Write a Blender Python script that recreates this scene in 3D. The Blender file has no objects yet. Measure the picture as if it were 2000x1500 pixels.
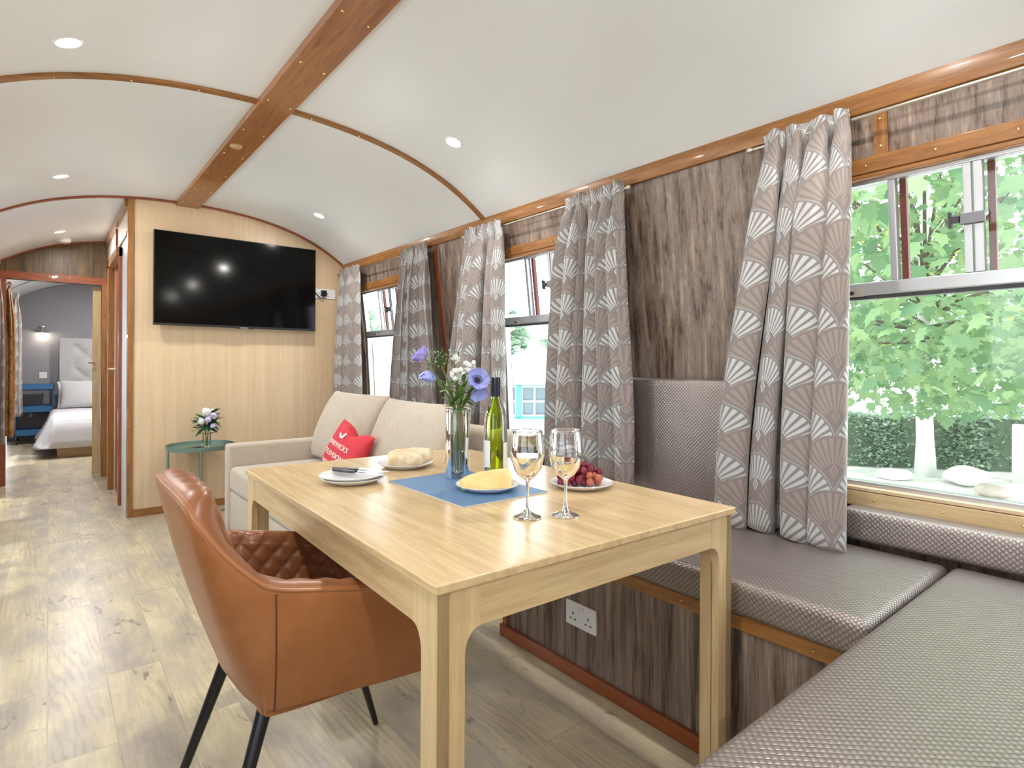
import bpy, math, random
import numpy as np
from mathutils import Vector, Matrix
random.seed(7)
SC = bpy.context.scene
COL = SC.collection
PI = math.pi
# ------------------------------------------------------------------ camera
FPX, YAW, ROLL, CY, H = 1115.4, 0.6814, 0.005146, 713.0, 1.12
cd = bpy.data.cameras.new('camera'); cam = bpy.data.objects.new('camera', cd); COL.objects.link(cam)
fw = Vector((math.sin(YAW), math.cos(YAW), 0)); r0 = Vector((math.cos(YAW), -math.sin(YAW), 0)); u0 = Vector((0, 0, 1))
rr_ = r0*math.cos(ROLL)+u0*math.sin(ROLL); uu_ = -r0*math.sin(ROLL)+u0*math.cos(ROLL)
M = Matrix((rr_, uu_, -fw)).transposed().to_4x4(); M.translation = (0, 0, H)
cam.matrix_world = M
cd.sensor_width = 36; cd.lens = FPX/2000*36; cd.shift_y = -(750-CY)/2000; cd.clip_start = .02; cd.clip_end = 300
SC.camera = cam
# ------------------------------------------------------------------ world, exposure
w = bpy.data.worlds.new('world'); SC.world = w; w.use_nodes = True
nt = w.node_tree; bg = nt.nodes['Background']; bg.inputs[0].default_value = (.88, .94, 1.0, 1); bg.inputs[1].default_value = 5.4
SC.view_settings.view_transform = 'Standard'; SC.view_settings.look = 'None'
SC.view_settings.gamma = 1; SC.view_settings.use_curve_mapping = False
SC.view_settings.exposure = 0.0
LAMP_W = 10.0
sd = bpy.data.lights.new('sun', 'SUN'); sd.energy = 6.0; sd.angle = .08; sd.color = (1, .96, .90)
sun = bpy.data.objects.new('sun', sd); COL.objects.link(sun); sun.rotation_mode = 'QUATERNION'; sun.rotation_quaternion = Vector((.20, .12, -1)).to_track_quat('-Z', 'Y')

# ------------------------------------------------------------------ helpers
OFF = {}
class MB:
    def __init__(s): s.v = []; s.f = []; s.uv = None
    def add(s, vs, fs):
        o = len(s.v); s.v += [tuple(map(float, q)) for q in vs]; s.f += [tuple(o+i for i in f) for f in fs]; return s
    def hexa(s, p):   # 8 points: bottom 4 (ccw), top 4
        return s.add(p, [(3, 2, 1, 0), (4, 5, 6, 7), (0, 1, 5, 4), (1, 2, 6, 5), (2, 3, 7, 6), (3, 0, 4, 7)])
    def box(s, x0, x1, y0, y1, z0, z1):
        return s.hexa([(x0, y0, z0), (x1, y0, z0), (x1, y1, z0), (x0, y1, z0), (x0, y0, z1), (x1, y0, z1), (x1, y1, z1), (x0, y1, z1)])
    def prism(s, pts, axis, a, b):  # pts 2D polygon; axis 'x','y','z'
        n = len(pts)
        def P(p, t):
            return {'x': (t, p[0], p[1]), 'y': (p[0], t, p[1]), 'z': (p[0], p[1], t)}[axis]
        vs = [P(p, a) for p in pts]+[P(p, b) for p in pts]
        return s.add(vs, [tuple(range(n))[::-1], tuple(range(n, 2*n))]+[(i, (i+1) % n, n+(i+1) % n, n+i) for i in range(n)])
    def grid(s, G, closed_u=False, closed_v=False):
        nu = len(G); nv = len(G[0]); o = []
        for i in range(nu if closed_u else nu-1):
            for j in range(nv if closed_v else nv-1):
                a, b = i, (i+1) % nu; c, d = j, (j+1) % nv
                o.append((a*nv+c, b*nv+c, b*nv+d, a*nv+d))
        return s.add([q for r in G for q in r], o)
    def lathe(s, prof, n=32, c=(0, 0, 0), cap=True):
        G = [[(c[0]+r*math.cos(2*PI*k/n), c[1]+r*math.sin(2*PI*k/n), c[2]+z) for k in range(n)] for r, z in prof]
        o = len(s.v); s.grid(G, closed_v=True)
        if cap:
            m = len(prof)-1
            if prof[0][0] > 1e-5: s.f.append(tuple(o+k for k in range(n))[::-1])
            if prof[m][0] > 1e-5: s.f.append(tuple(o+m*n+k for k in range(n)))
        return s
    def tube(s, pts, r, n=10, cap=True):
        pts = [Vector(p) for p in pts]; rs = r if hasattr(r, '__len__') else [r]*len(pts)
        t0 = (pts[1]-pts[0]).normalized(); up = Vector((0, 0, 1)) if abs(t0.z) < .9 else Vector((1, 0, 0))
        a = t0.cross(up).normalized(); G = []
        for i, p in enumerate(pts):
            t = (pts[min(i+1, len(pts)-1)]-pts[max(i-1, 0)]).normalized()
            a = (a-t*a.dot(t)).normalized(); b = t.cross(a)
            G.append([tuple(p+(a*math.cos(2*PI*k/n)+b*math.sin(2*PI*k/n))*rs[i]) for k in range(n)])
        o = len(s.v); s.grid(G, closed_v=True)
        if cap: s.f.append(tuple(o+k for k in range(n))[::-1]); s.f.append(tuple(o+(len(pts)-1)*n+k for k in range(n)))
        return s
    def sphere(s, c, r, n=12, m=8, sq=(1, 1, 1)):
        G = [[(c[0]+sq[0]*r*math.sin(PI*i/m)*math.cos(2*PI*k/n), c[1]+sq[1]*r*math.sin(PI*i/m)*math.sin(2*PI*k/n), c[2]+sq[2]*r*math.cos(PI*i/m)) for k in range(n)] for i in range(m+1)]
        return s.grid(G, closed_v=True)
    def build(s, name, mat, parent=None, smooth=False, bevel=0, world=True, seg=2, uv=None, xf=None):
        off = OFF.get(parent.name, Vector((0, 0, 0))) if parent else Vector((0, 0, 0))
        vs = s.v
        if xf: vs = [tuple(xf @ Vector(q)) for q in vs]
        if parent and world and off.length > 0: vs = [(a-off.x, b-off.y, c-off.z) for a, b, c in vs]
        me = bpy.data.meshes.new(name); me.from_pydata(vs, [], s.f); me.validate(); me.update()
        if uv is not None:
            l = me.uv_layers.new(name='UVMap'); idx = np.zeros(len(me.loops), dtype=np.int32); me.loops.foreach_get('vertex_index', idx)
            l.data.foreach_set('uv', np.array(uv, dtype=np.float32)[idx].ravel())
        o = bpy.data.objects.new(name, me); COL.objects.link(o); me.materials.append(mat)
        if smooth:
            me.polygons.foreach_set('use_smooth', [True]*len(me.polygons))
            if smooth != 'all':
                me.set_sharp_from_angle(angle=math.radians(40))
        if bevel:
            b = o.modifiers.new('Bevel', 'BEVEL'); b.width = bevel; b.segments = seg; b.limit_method = 'ANGLE'; b.angle_limit = math.radians(35)
            me.polygons.foreach_set('use_smooth', [True]*len(me.polygons)); b.harden_normals = True
        if parent: o.parent = parent; OFF[o.name] = off
        return o
def thing(name, label, cat, loc=(0, 0, 0), rotz=0, group=None):
    o = bpy.data.objects.new(name, None); COL.objects.link(o); o.location = loc; o.rotation_euler = (0, 0, rotz)
    o.empty_display_size = .1; o['label'] = label; o['category'] = cat
    if group: o['group'] = group
    OFF[o.name] = Vector(loc); return o
def tag(o, label, cat, group=None):
    o['label'] = label; o['category'] = cat
    if group: o['group'] = group
    return o
def struct(o, label, cat='structure'):
    o['kind'] = 'structure'; o['label'] = label; o['category'] = cat; return o
def dup(o, loc, label=None, parent=None):
    c = o.copy(); COL.objects.link(c); c.location = loc
    if parent is not None: c.parent = parent
    if label: c['label'] = label
    for ch in o.children: 
        k = dup(ch, ch.location.copy(), None, c)
    return c
# ------------------------------------------------------------------ materials
class NT:
    def __init__(s, name):
        s.mat = bpy.data.materials.new(name); s.mat.use_nodes = True; s.t = s.mat.node_tree; s.b = s.t.nodes['Principled BSDF']
    def n(s, typ, **kw):
        x = s.t.nodes.new(typ)
        for k, v in kw.items(): setattr(x, k, v)
        return x
    def L(s, a, b): s.t.links.new(a, b)
    def inp(s, sock, v):
        if isinstance(v, bpy.types.NodeSocket): s.L(v, sock)
        else: sock.default_value = v
    def m(s, op, a, b=None, c=None):
        x = s.n('ShaderNodeMath', operation=op); s.inp(x.inputs[0], a)
        if b is not None: s.inp(x.inputs[1], b)
        if c is not None: s.inp(x.inputs[2], c)
        return x.outputs[0]
    def mix(s, f, a, b):
        x = s.n('ShaderNodeMix', data_type='RGBA'); s.inp(x.inputs[0], f); s.inp(x.inputs[6], a); s.inp(x.inputs[7], b); return x.outputs[2]
    def coord(s, scale=(1, 1, 1), kind='Object', rot=(0, 0, 0)):
        tc = s.n('ShaderNodeTexCoord'); mp = s.n('ShaderNodeMapping'); s.L(tc.outputs[kind], mp.inputs[0]); mp.inputs['Scale'].default_value = scale; mp.inputs['Rotation'].default_value = rot
        return mp.outputs[0]
    def noise(s, vec, scale=5, detail=4, rough=.5, dist=0):
        x = s.n('ShaderNodeTexNoise'); s.L(vec, x.inputs['Vector']); x.inputs['Scale'].default_value = scale; x.inputs['Detail'].default_value = detail; x.inputs['Roughness'].default_value = rough; x.inputs['Distortion'].default_value = dist
        return x.outputs[0]
    def ramp(s, f, stops):
        x = s.n('ShaderNodeValToRGB'); s.L(f, x.inputs[0]); e = x.color_ramp.elements
        while len(e) < len(stops): e.new(.5)
        for i, (p, c) in enumerate(stops): e[i].position = p; e[i].color = (*c, 1)
        return x.outputs[0]
    def bump(s, h, strength=.3, dist=.01):
        x = s.n('ShaderNodeBump'); s.L(h, x.inputs['Height']); x.inputs['Strength'].default_value = strength; x.inputs['Distance'].default_value = dist
        s.L(x.outputs[0], s.b.inputs['Normal']); return x
    def set(s, **kw):
        for k, v in kw.items():
            s.inp(s.b.inputs[{'color': 'Base Color', 'rough': 'Roughness', 'metal': 'Metallic', 'spec': 'Specular IOR Level', 'sheen': 'Sheen Weight', 'coat': 'Coat Weight', 'trans': 'Transmission Weight', 'ior': 'IOR', 'emis': 'Emission Strength', 'ecol': 'Emission Color', 'sss': 'Subsurface Weight'}[k]], v)
        return s
def C4(c): return (c[0], c[1], c[2], 1)
def plain(name, c, rough=.5, metal=0, var=.06, **kw):
    t = NT(name); f = t.noise(t.coord((1, 1, 1)), 9, 3)
    col = t.mix(f, C4([x*(1-var) for x in c]), C4([min(1, x*(1+var)) for x in c])); t.set(color=col, rough=rough, metal=metal, **kw); return t.mat
def wood(name, stops, scale, rough=.35, dist=1.5, nscale=6, coat=0, bump=.05):
    t = NT(name); v = t.coord(scale); f = t.noise(v, nscale, 8, .62, dist); f2 = t.noise(v, nscale*7, 3, .5)
    h = t.m('ADD', t.m('MULTIPLY', f, .75), t.m('MULTIPLY', f2, .25))
    t.set(color=t.ramp(h, stops), rough=rough, coat=coat); t.bump(h, bump, .002); return t.mat
TRIMS = [(.3, (.17, .062, .014)), (.5, (.30, .125, .032)), (.7, (.42, .195, .058))]
REDS = [(.3, (.16, .03, .01)), (.5, (.27, .065, .018)), (.7, (.36, .10, .03))]
M_trimY = wood('sapele_y', TRIMS, (6, .5, 6), coat=.3)
M_trimZ = wood('sapele_z', TRIMS, (6, 6, .5), coat=.3)
M_trimX = wood('sapele_x', TRIMS, (.5, 6, 6), coat=.3)
M_redX = wood('sapele_red_x', REDS, (.5, 6, 6), coat=.3)
M_redZ = wood('sapele_red_z', REDS, (6, 6, .5), coat=.3)
M_redY = wood('sapele_red_y', REDS, (6, .5, 6), coat=.3)
M_beech = wood('beech_panel', [(.3, (.60, .43, .26)), (.5, (.68, .50, .32)), (.7, (.74, .57, .38))], (4, 4, .12), rough=.42, dist=.2, bump=.01)
OAK = [(.3, (.46, .31, .15)), (.5, (.60, .43, .23)), (.68, (.70, .53, .31))]
M_oakY = wood('oak_y', OAK, (9, .5, 9), rough=.22, dist=.5, nscale=5, bump=.02)
M_oakX = wood('oak_x', OAK, (.5, 9, 9), rough=.35, dist=.5, nscale=5, bump=.02)
M_oakZ = wood('oak_z', OAK, (9, 9, .5), rough=.35, dist=.5, nscale=5, bump=.02)
M_streak = wood('streaked_laminate', [(.37, (.05, .034, .03)), (.44, (.15, .098, .072)), (.5, (.225, .155, .118)), (.55, (.225, .18, .165)), (.62, (.40, .285, .185))], (7, 7, .4), rough=.36, dist=.3, nscale=5, bump=.03)
M_veneer = wood('amber_veneer', [(.35, (.05, .028, .010)), (.5, (.13, .075, .028)), (.65, (.22, .13, .05))], (7, 7, .45), rough=.4, dist=.35, nscale=4)
M_ceiling = plain('ceiling_paint', (.80, .82, .84), .38, var=.01)
M_white = plain('white_plastic', (.85, .85, .86), .3, var=.01)
M_whitewall = plain('pale_panel', (.70, .62, .52), .45, var=.03)
M_bluewall = plain('pale_blue_panel', (.60, .64, .70), .35, var=.02)
M_grey = plain('grey_paint', (.30, .30, .33), .6, var=.02)
M_brass = plain('brass', (.85, .62, .25), .25, 1)
M_alu = plain('aluminium', (.55, .54, .56), .32, .85, var=.1)
M_gun = plain('worn_steel', (.22, .21, .22), .35, .8)
M_alud = plain('dark_gasket', (.05, .05, .055), .5)
M_red = plain('red_brown_edge', (.16, .03, .025), .5)
M_chrome = plain('chrome', (.8, .8, .8), .1, 1)
M_nickel = plain('satin_nickel', (.62, .58, .50), .28, 1)
M_black = plain('black_plastic', (.012, .012, .014), .35)
M_blackmetal = plain('black_metal', (.012, .013, .018), .3)
def screen():
    t = NT('tv_screen'); t.set(color=(.002, .002, .002, 1), rough=.10, spec=.18); return t.mat
M_screen = screen()
def emis(name, c, s):
    t = NT(name); t.set(color=C4(c), emis=s, ecol=C4(c)); return t.mat
M_lamp = emis('lamp_glow', (1, .95, .85), 30)
def glasspane():
    m = bpy.data.materials.new('window_glass'); m.use_nodes = True; t = m.node_tree; t.nodes.clear()
    o = t.nodes.new('ShaderNodeOutputMaterial'); mx = t.nodes.new('ShaderNodeMixShader'); tr = t.nodes.new('ShaderNodeBsdfTransparent'); g = t.nodes.new('ShaderNodeBsdfGlossy')
    tr.inputs[0].default_value = (.95, .98, .97, 1); g.inputs['Roughness'].default_value = .03; lw = t.nodes.new('ShaderNodeLayerWeight'); lw.inputs[0].default_value = .5; pw_ = t.nodes.new('ShaderNodeMath'); pw_.operation = 'POWER'; t.links.new(lw.outputs['Facing'], pw_.inputs[0]); pw_.inputs[1].default_value = 5; fr = t.nodes.new('ShaderNodeMath'); fr.operation = 'MULTIPLY_ADD'; t.links.new(pw_.outputs[0], fr.inputs[0]); fr.inputs[1].default_value = .35; fr.inputs[2].default_value = .025
    t.links.new(fr.outputs[0], mx.inputs[0]); t.links.new(tr.outputs[0], mx.inputs[1]); t.links.new(g.outputs[0], mx.inputs[2]); t.links.new(mx.outputs[0], o.inputs[0]); return m
M_pane = glasspane()
def clear(name, c=(1, 1, 1), ior=1.45, rough=0):
    t = NT(name); t.set(color=C4(c), rough=rough, trans=1.0, ior=ior); return t.mat
M_glass = clear('clear_glass'); M_wine = clear('white_wine', (.97, .98, .84), 1.34); M_water = clear('water', (.98, 1, .99), 1.33)
M_bottle = clear('green_glass', (.62, .72, .10), 1.45)

def floor_mat():
    t = NT('laminate_floor'); tc = t.n('ShaderNodeTexCoord'); sp = t.n('ShaderNodeSeparateXYZ'); t.L(tc.outputs['Object'], sp.inputs[0])
    cb = t.n('ShaderNodeCombineXYZ'); t.L(sp.outputs[1], cb.inputs[0]); t.L(sp.outputs[0], cb.inputs[1])
    br = t.n('ShaderNodeTexBrick'); t.L(cb.outputs[0], br.inputs['Vector'])
    br.inputs['Color1'].default_value = (0, 0, 0, 1); br.inputs['Color2'].default_value = (1, 1, 1, 1); br.inputs['Mortar'].default_value = (.5, .5, .5, 1)
    br.inputs['Scale'].default_value = 1; br.inputs['Mortar Size'].default_value = .0022; br.inputs['Brick Width'].default_value = 1.25; br.inputs['Row Height'].default_value = .165; br.offset = .37; br.inputs['Mortar Smooth'].default_value = .3
    # per-plank offset
    ad = t.n('ShaderNodeVectorMath', operation='MULTIPLY_ADD'); t.L(br.outputs['Color'], ad.inputs[0]); ad.inputs[1].default_value = (7.3, 5.1, 3.7); t.L(tc.outputs['Object'], ad.inputs[2])
    def mp(sc):
        q = t.n('ShaderNodeMapping'); t.L(ad.outputs[0], q.inputs[0]); q.inputs['Scale'].default_value = sc; return q.outputs[0]
    gate = None
    rings = t.n('ShaderNodeTexWave', wave_type='RINGS', rings_direction='Z'); t.L(mp((1.7, .30, 1)), rings.inputs['Vector']); rings.inputs['Scale'].default_value = 9; rings.inputs['Distortion'].default_value = 14; rings.inputs['Detail'].default_value = 4; rings.inputs['Detail Scale'].default_value = .8
    big = t.noise(mp((2.8, 1.0, 1)), 2.2, 6, .66, .25); grain = t.noise(mp((30, 1.2, 1)), 3, 5, .6, .3)
    kn = t.noise(mp((4.5, 2.2, 1)), 2.6, 5, .65, 1.2)
    base = t.ramp(big, [(.34, (.34, .295, .26)), (.46, (.46, .40, .31)), (.57, (.60, .51, .345)), (.72, (.73, .64, .44))])
    rl = t.m('MULTIPLY', t.m('POWER', rings.outputs[0], 3.0), t.ramp(t.noise(mp((1.5, .7, 1)), 3.1, 3), [(.42, (0, 0, 0)), (.6, (1, 1, 1))]))
    g2 = t.m('MULTIPLY', t.m('SUBTRACT', t.m('ADD', t.m('MULTIPLY', rl, .6), t.m('MULTIPLY', grain, 1.4)), .5), .62)
    c1 = t.mix(t.m('MAXIMUM', g2, 0), base, (.25, .19, .13, 1))
    kf = t.ramp(kn, [(.32, (1, 1, 1)), (.385, (0, 0, 0))])
    c2 = t.mix(t.m('MULTIPLY', kf, .75), c1, (.12, .095, .085, 1))
    tone = t.m('MULTIPLY_ADD', br.outputs['Color'], .16, 0)
    c3 = t.mix(tone, c2, (.85, .74, .52, 1))
    c4 = t.mix(t.m('MULTIPLY', br.outputs['Fac'], .45), c3, (.30, .24, .18, 1))
    t.set(color=c4, rough=.30); t.bump(t.m('SUBTRACT', t.m('MULTIPLY', grain, .3), br.outputs['Fac']), .12, .002); return t.mat
M_floor = floor_mat()

def curtain_mat():
    t = NT('peacock_fan_fabric'); uv = t.n('ShaderNodeTexCoord'); sp = t.n('ShaderNodeSeparateXYZ'); t.L(uv.outputs['UV'], sp.inputs[0]); u, v = sp.outputs[0], sp.outputs[1]
    U, V = .186, .172
    def cell(ou, ov):
        du = t.m('MULTIPLY', t.m('SUBTRACT', t.m('FRACT', t.m('ADD', t.m('DIVIDE', u, U), .5+ou)), .5), U*1.36)
        ey = t.m('SUBTRACT', t.m('MULTIPLY', t.m('FRACT', t.m('ADD', t.m('DIVIDE', v, V), ov)), V), .024)
        r = t.m('SQRT', t.m('ADD', t.m('MULTIPLY', du, du), t.m('MULTIPLY', ey, ey)))
        ang = t.m('ARCTAN2', du, ey); aa = t.m('ABSOLUTE', ang)
        inside = t.m('MULTIPLY', t.m('LESS_THAN', r, .136), t.m('LESS_THAN', aa, 1.62))
        st = t.m('LESS_THAN', t.m('FRACT', t.m('ADD', t.m('DIVIDE', ang, .205), .8)), .6)
        st = t.m('MULTIPLY', t.m('MULTIPLY', st, t.m('LESS_THAN', aa, 1.5)), t.m('MULTIPLY', t.m('GREATER_THAN', r, .045), t.m('LESS_THAN', r, .126)))
        rim = t.m('GREATER_THAN', r, .131)
        e = t.m('ADD', t.m('ABSOLUTE', du), t.m('MULTIPLY', t.m('ABSOLUTE', t.m('SUBTRACT', ey, .024)), .7))
        eye = t.m('ADD', t.m('MULTIPLY', t.m('GREATER_THAN', e, .009), t.m('LESS_THAN', e, .016)), t.m('LESS_THAN', e, .004))
        return inside, ey, t.m('MINIMUM', t.m('ADD', t.m('ADD', st, eye), t.m('MULTIPLY', rim, .35)), 1.0)
    iA, dA, pA = cell(0, 0); iB, dB, pB = cell(.5, .5)
    # front fan = the one whose eye is lower
    frontA = t.m('MULTIPLY', iA, t.m('MAXIMUM', t.m('GREATER_THAN', dA, dB), t.m('SUBTRACT', 1.0, iB)))
    frontB = t.m('MULTIPLY', iB, t.m('SUBTRACT', 1.0, frontA))
    f = t.noise(t.coord((1, 1, 1)), 220, 2)
    base = t.mix(f, (.195, .168, .165, 1), (.235, .203, .198, 1))
    silver = (.50, .50, .50, 1); brown = (.36, .30, .275, 1)
    c = t.mix(t.m('MULTIPLY', frontA, .35), base, (.22, .20, .20, 1))
    c = t.mix(t.m('MULTIPLY', frontB, .5), c, (.225, .175, .15, 1))
    mB = t.m('MULTIPLY', frontB, pB); mA = t.m('MULTIPLY', frontA, pA)
    c = t.mix(t.m('MULTIPLY', mB, .55), c, brown); c = t.mix(mA, c, silver)
    t.set(color=c, rough=t.m('SUBTRACT', .6, t.m('MULTIPLY', mA, .22)), metal=t.m('MULTIPLY', mA, .15), sheen=.3); return t.mat
M_curtain = curtain_mat()
def gold_curtain():
    t = NT('gold_fabric'); f = t.noise(t.coord((1, 1, 1)), 14, 4, .6, 1); t.set(color=t.ramp(f, [(.35, (.20, .08, .02)), (.6, (.50, .26, .08))]), rough=.6); return t.mat
M_gold = gold_curtain()
def leatherette():
    t = NT('embossed_bronze_vinyl'); tc = t.n('ShaderNodeTexCoord'); sp = t.n('ShaderNodeSeparateXYZ'); t.L(tc.outputs['UV'], sp.inputs[0])
    P = .0155
    a = t.m('DIVIDE', sp.outputs[0], P); b = t.m('DIVIDE', sp.outputs[1], P)
    sa = t.m('SINE', t.m('MULTIPLY', t.m('ADD', a, b), PI)); sb = t.m('SINE', t.m('MULTIPLY', t.m('SUBTRACT', a, b), PI))
    h = t.m('MULTIPLY', sa, sb); h = t.m('POWER', t.m('ABSOLUTE', h), .7)
    n = t.noise(t.coord((1, 1, 1)), 3.5, 3)
    dent = t.m('SUBTRACT', 1.0, h)
    c = t.mix(n, (.27, .225, .205, 1), (.33, .28, .26, 1)); spk = t.m('POWER', h, 3.0); c = t.mix(t.m('MULTIPLY', spk, .5), c, (.62, .57, .55, 1)); c = t.mix(t.m('MULTIPLY', dent, .35), c, (.16, .125, .115, 1))  # sparkle painted onto the raised dots, dents painted darker
    t.set(color=c, rough=.34, metal=.62, spec=.6)
    hh = t.m('ADD', t.m('MULTIPLY', h, .4), t.m('MULTIPLY', t.noise(t.coord((.6, 1, 1)), 5, 3, .5, .6), 1.2))
    t.bump(hh, .6, .004); return t.mat
M_vinyl = leatherette()
def leather():
    t = NT('tan_leather'); v = t.coord((1, 1, 1)); n = t.noise(v, 7, 6, .65); g = t.noise(v, 160, 2)
    c = t.ramp(n, [(.25, (.27, .095, .030)), (.75, (.38, .148, .050))]); t.set(color=c, rough=.36, spec=.5); t.bump(g, .08, .001); return t.mat
M_leather = leather()
M_leatherd = plain('tan_leather_lining', (.25, .09, .035), .33, var=.15)
def chenille(name, a, b):
    t = NT(name); v = t.coord((1, 1, 1)); n = t.noise(v, 42, 5, .75, 1.2); n2 = t.noise(v, 5, 3)
    t.set(color=t.mix(t.m('ADD', t.m('MULTIPLY', n, .8), t.m('MULTIPLY', n2, .2)), C4(a), C4(b)), rough=.85, sheen=.3); t.bump(n, .3, .003); return t.mat
M_sofa = chenille('beige_chenille', (.33, .26, .19), (.66, .57, .47))
M_redf = plain('red_cotton', (.62, .035, .055), .7)
M_bluemat = plain('blue_placemat', (.10, .20, .36), .5, var=.08)
M_cork = plain('pale_board_edge', (.6, .58, .52), .6)
M_china = plain('white_china', (.80, .80, .82), .12, var=.01)
M_green = plain('sage_metal', (.15, .235, .195), .4)
def breadm(name, a, b, sc=25):
    t = NT(name); v = t.coord((1, 1, 1)); n = t.noise(v, sc, 5, .6, .5); t.set(color=t.ramp(n, [(.35, a), (.65, b)]), rough=.75); t.bump(n, .4, .004); return t.mat
M_bread = breadm('floury_bread', (.62, .44, .24), (.85, .74, .55))
M_cheese = breadm('cheese', (.78, .50, .18), (.90, .68, .32), 12)
M_grape = plain('red_grape', (.15, .008, .022), .18, var=.5, sss=.1)
M_grape2 = plain('pink_grape', (.42, .12, .07), .18, var=.3, sss=.1)
M_petal = plain('blue_petal', (.36, .40, .82), .55, var=.15)
M_petalp = plain('lilac_petal', (.42, .36, .80), .55, var=.2)
M_whitefl = plain('white_blossom', (.85, .87, .82), .6, var=.05)
M_lilac = plain('pale_lilac_blossom', (.62, .58, .80), .6)
M_stem = plain('green_stem', (.13, .22, .05), .5, var=.25)
M_leaf = plain('leaf_green', (.11, .21, .05), .45, var=.4)
M_leafd = plain('dark_leaf', (.03, .12, .06), .4, var=.4)
M_dark = plain('dark_centre', (.02, .008, .03), .6)
M_navy = plain('navy_foil', (.01, .014, .035), .28)
M_label = plain('paper_label', (.82, .82, .80), .6, var=.02)
M_bed = plain('grey_quilt', (.56, .55, .58), .8, var=.1)
M_linen = plain('white_linen', (.82, .82, .84), .8, var=.03)
M_velvet = chenille('grey_velvet', (.40, .40, .42), (.62, .62, .64))
M_bluecart = plain('blue_metal', (.04, .15, .33), .4)
M_beam = wood('sapele_beam', [(.3, (.20, .065, .02)), (.5, (.31, .12, .035)), (.7, (.42, .19, .06))], (5, .4, 5), coat=.4, rough=.4)

# ------------------------------------------------------------------ shell geometry
XC = .83
def cz(x): d = x-XC; return 2.343-.1328*d*d-.0626*d**4
def wallx(z):
    if z > 1.2: return 2.06+(1.99-z)*.125
    if z > .7: k = (1.2-z)/.5; return 2.159+.018*(1-(1-k)**2)
    return 2.177
def mirx(x): return 2*XC-x
W_OPEN = [(-1.90, -.82), (-.085, .995), (1.80, 2.76), (3.62, 4.70)]
L_OPEN = [(-1.83, -.77), (-.075, .985), (1.67, 2.73), (3.47, 4.53), (5.2, 6.2), (8.0, 9.0)]
Y0, Y1 = -2.6, 10.75
ZT, ZB = 1.755, .695
def wall_mb(opens, left):
    mb = MB()
    def piece(y0, y1, z0, z1):
        zs = [z0]+[z for z in (.7, .83, .95, 1.08, 1.2) if z0+.01 < z < z1-.01]+[z1]
        for a, b in zip(zs[:-1], zs[1:]):
            xa, xb = wallx(a), wallx(b)
            p = [(xa, y0, a), (xa+.075, y0, a), (xa+.075, y1, a), (xa, y1, a), (xb, y0, b), (xb+.075, y0, b), (xb+.075, y1, b), (xb, y1, b)]
            if left: p = [(mirx(q[0]), q[1], q[2]) for q in p]; p = [p[1], p[0], p[3], p[2], p[5], p[4], p[7], p[6]]
            mb.hexa(p)
    y = Y0
    for a, b in opens:
        piece(y, a, 0, 2.0); piece(a, b, 0, ZB); piece(a, b, ZT, 2.0); y = b
    piece(y, Y1, 0, 2.0); return mb
struct(wall_mb(W_OPEN, False).build('wall_right', M_streak), 'brown streaked laminate wall with the curtained windows')
struct(wall_mb(L_OPEN, True).build('wall_left', M_streak), 'left side wall of the carriage')
fl = MB().box(mirx(2.26), 2.26, Y0, Y1, -.08, 0).build('floor', M_floor); struct(fl, 'pale rustic laminate plank floor')
mb = MB(); xs = np.linspace(mirx(2.12), 2.12, 49)
mb.grid([[(x, Y0-.05, cz(x)), (x, Y1+.05, cz(x))] for x in xs]); mb.grid([[(x, Y0-.05, cz(x)+.06), (x, Y1+.05, cz(x)+.06)] for x in xs][::-1])
struct(mb.build('ceiling', M_ceiling, smooth=True), 'off-white barrel-vaulted ceiling')
def arch_poly(x0, x1, zb, up=.01, n=24):
    return [(x0, zb), (x1, zb)]+[(x, cz(x)+up) for x in np.linspace(x1, x0, n)]
YT = 4.96
mb = MB().prism(arch_poly(.45, 2.10, 0), 'y', YT, YT+.05)
struct(mb.build('wall_partition', M_beech), 'pale beech partition wall behind the television')
mb = MB().prism(arch_poly(mirx(2.10), 2.10, 0), 'y', Y0-.06, Y0)
struct(mb.build('wall_rear', M_beech), 'rear end wall of the carriage')
# corridor face x = .45
mb = MB().box(.45, .50, YT+.05, 5.5, 0, cz(.45)); mb.box(.45, .50, 6.14, 6.93, 0, cz(.45)); mb.box(.45, .50, 5.5, 6.14, 1.98, cz(.45))
struct(mb.build('wall_corridor', M_whitewall), 'pale corridor side wall beyond the partition')
YD = 6.93
mb = MB().prism([(mirx(2.12), 0), (-.305, 0), (-.305, 1.885), (mirx(2.12), 1.885)], 'y', YD, YD+.05)
mb.prism([(.402, 0), (2.12, 0), (2.12, 1.885), (.402, 1.885)], 'y', YD, YD+.05)
mb.prism(arch_poly(mirx(2.10), 2.10, 1.885), 'y', YD, YD+.05)
struct(mb.build('wall_far', M_veneer), 'brown panel wall above the bedroom doorway')
mb = MB().prism(arch_poly(mirx(2.12), 2.12, 0), 'y', 10.7, 10.76); struct(mb.build('wall_bedroom', M_grey), 'grey painted bedroom end wall')

SCREW = MB().lathe([(0, .0035), (.003, .003), (.0048, 0)], 8).build('screw', M_brass, None, smooth=True)
SCREW_ME = SCREW.data; bpy.data.objects.remove(SCREW)
def screw(parent, p, normal):
    o = bpy.data.objects.new('screw', SCREW_ME); COL.objects.link(o); o.parent = parent
    o.location = Vector(p)-OFF.get(parent.name, Vector((0, 0, 0))); o.rotation_mode = 'QUATERNION'; o.rotation_quaternion = Vector(normal).to_track_quat('Z', 'Y'); return o
NTRIM = [0]
def trim(mb, mat, label, **kw):
    NTRIM[0] += 1; o = mb.build('trim_%d' % NTRIM[0], mat, **kw); return struct(o, label, 'trim')
NR = Vector((-1, 0, -.125)).normalized()
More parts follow.
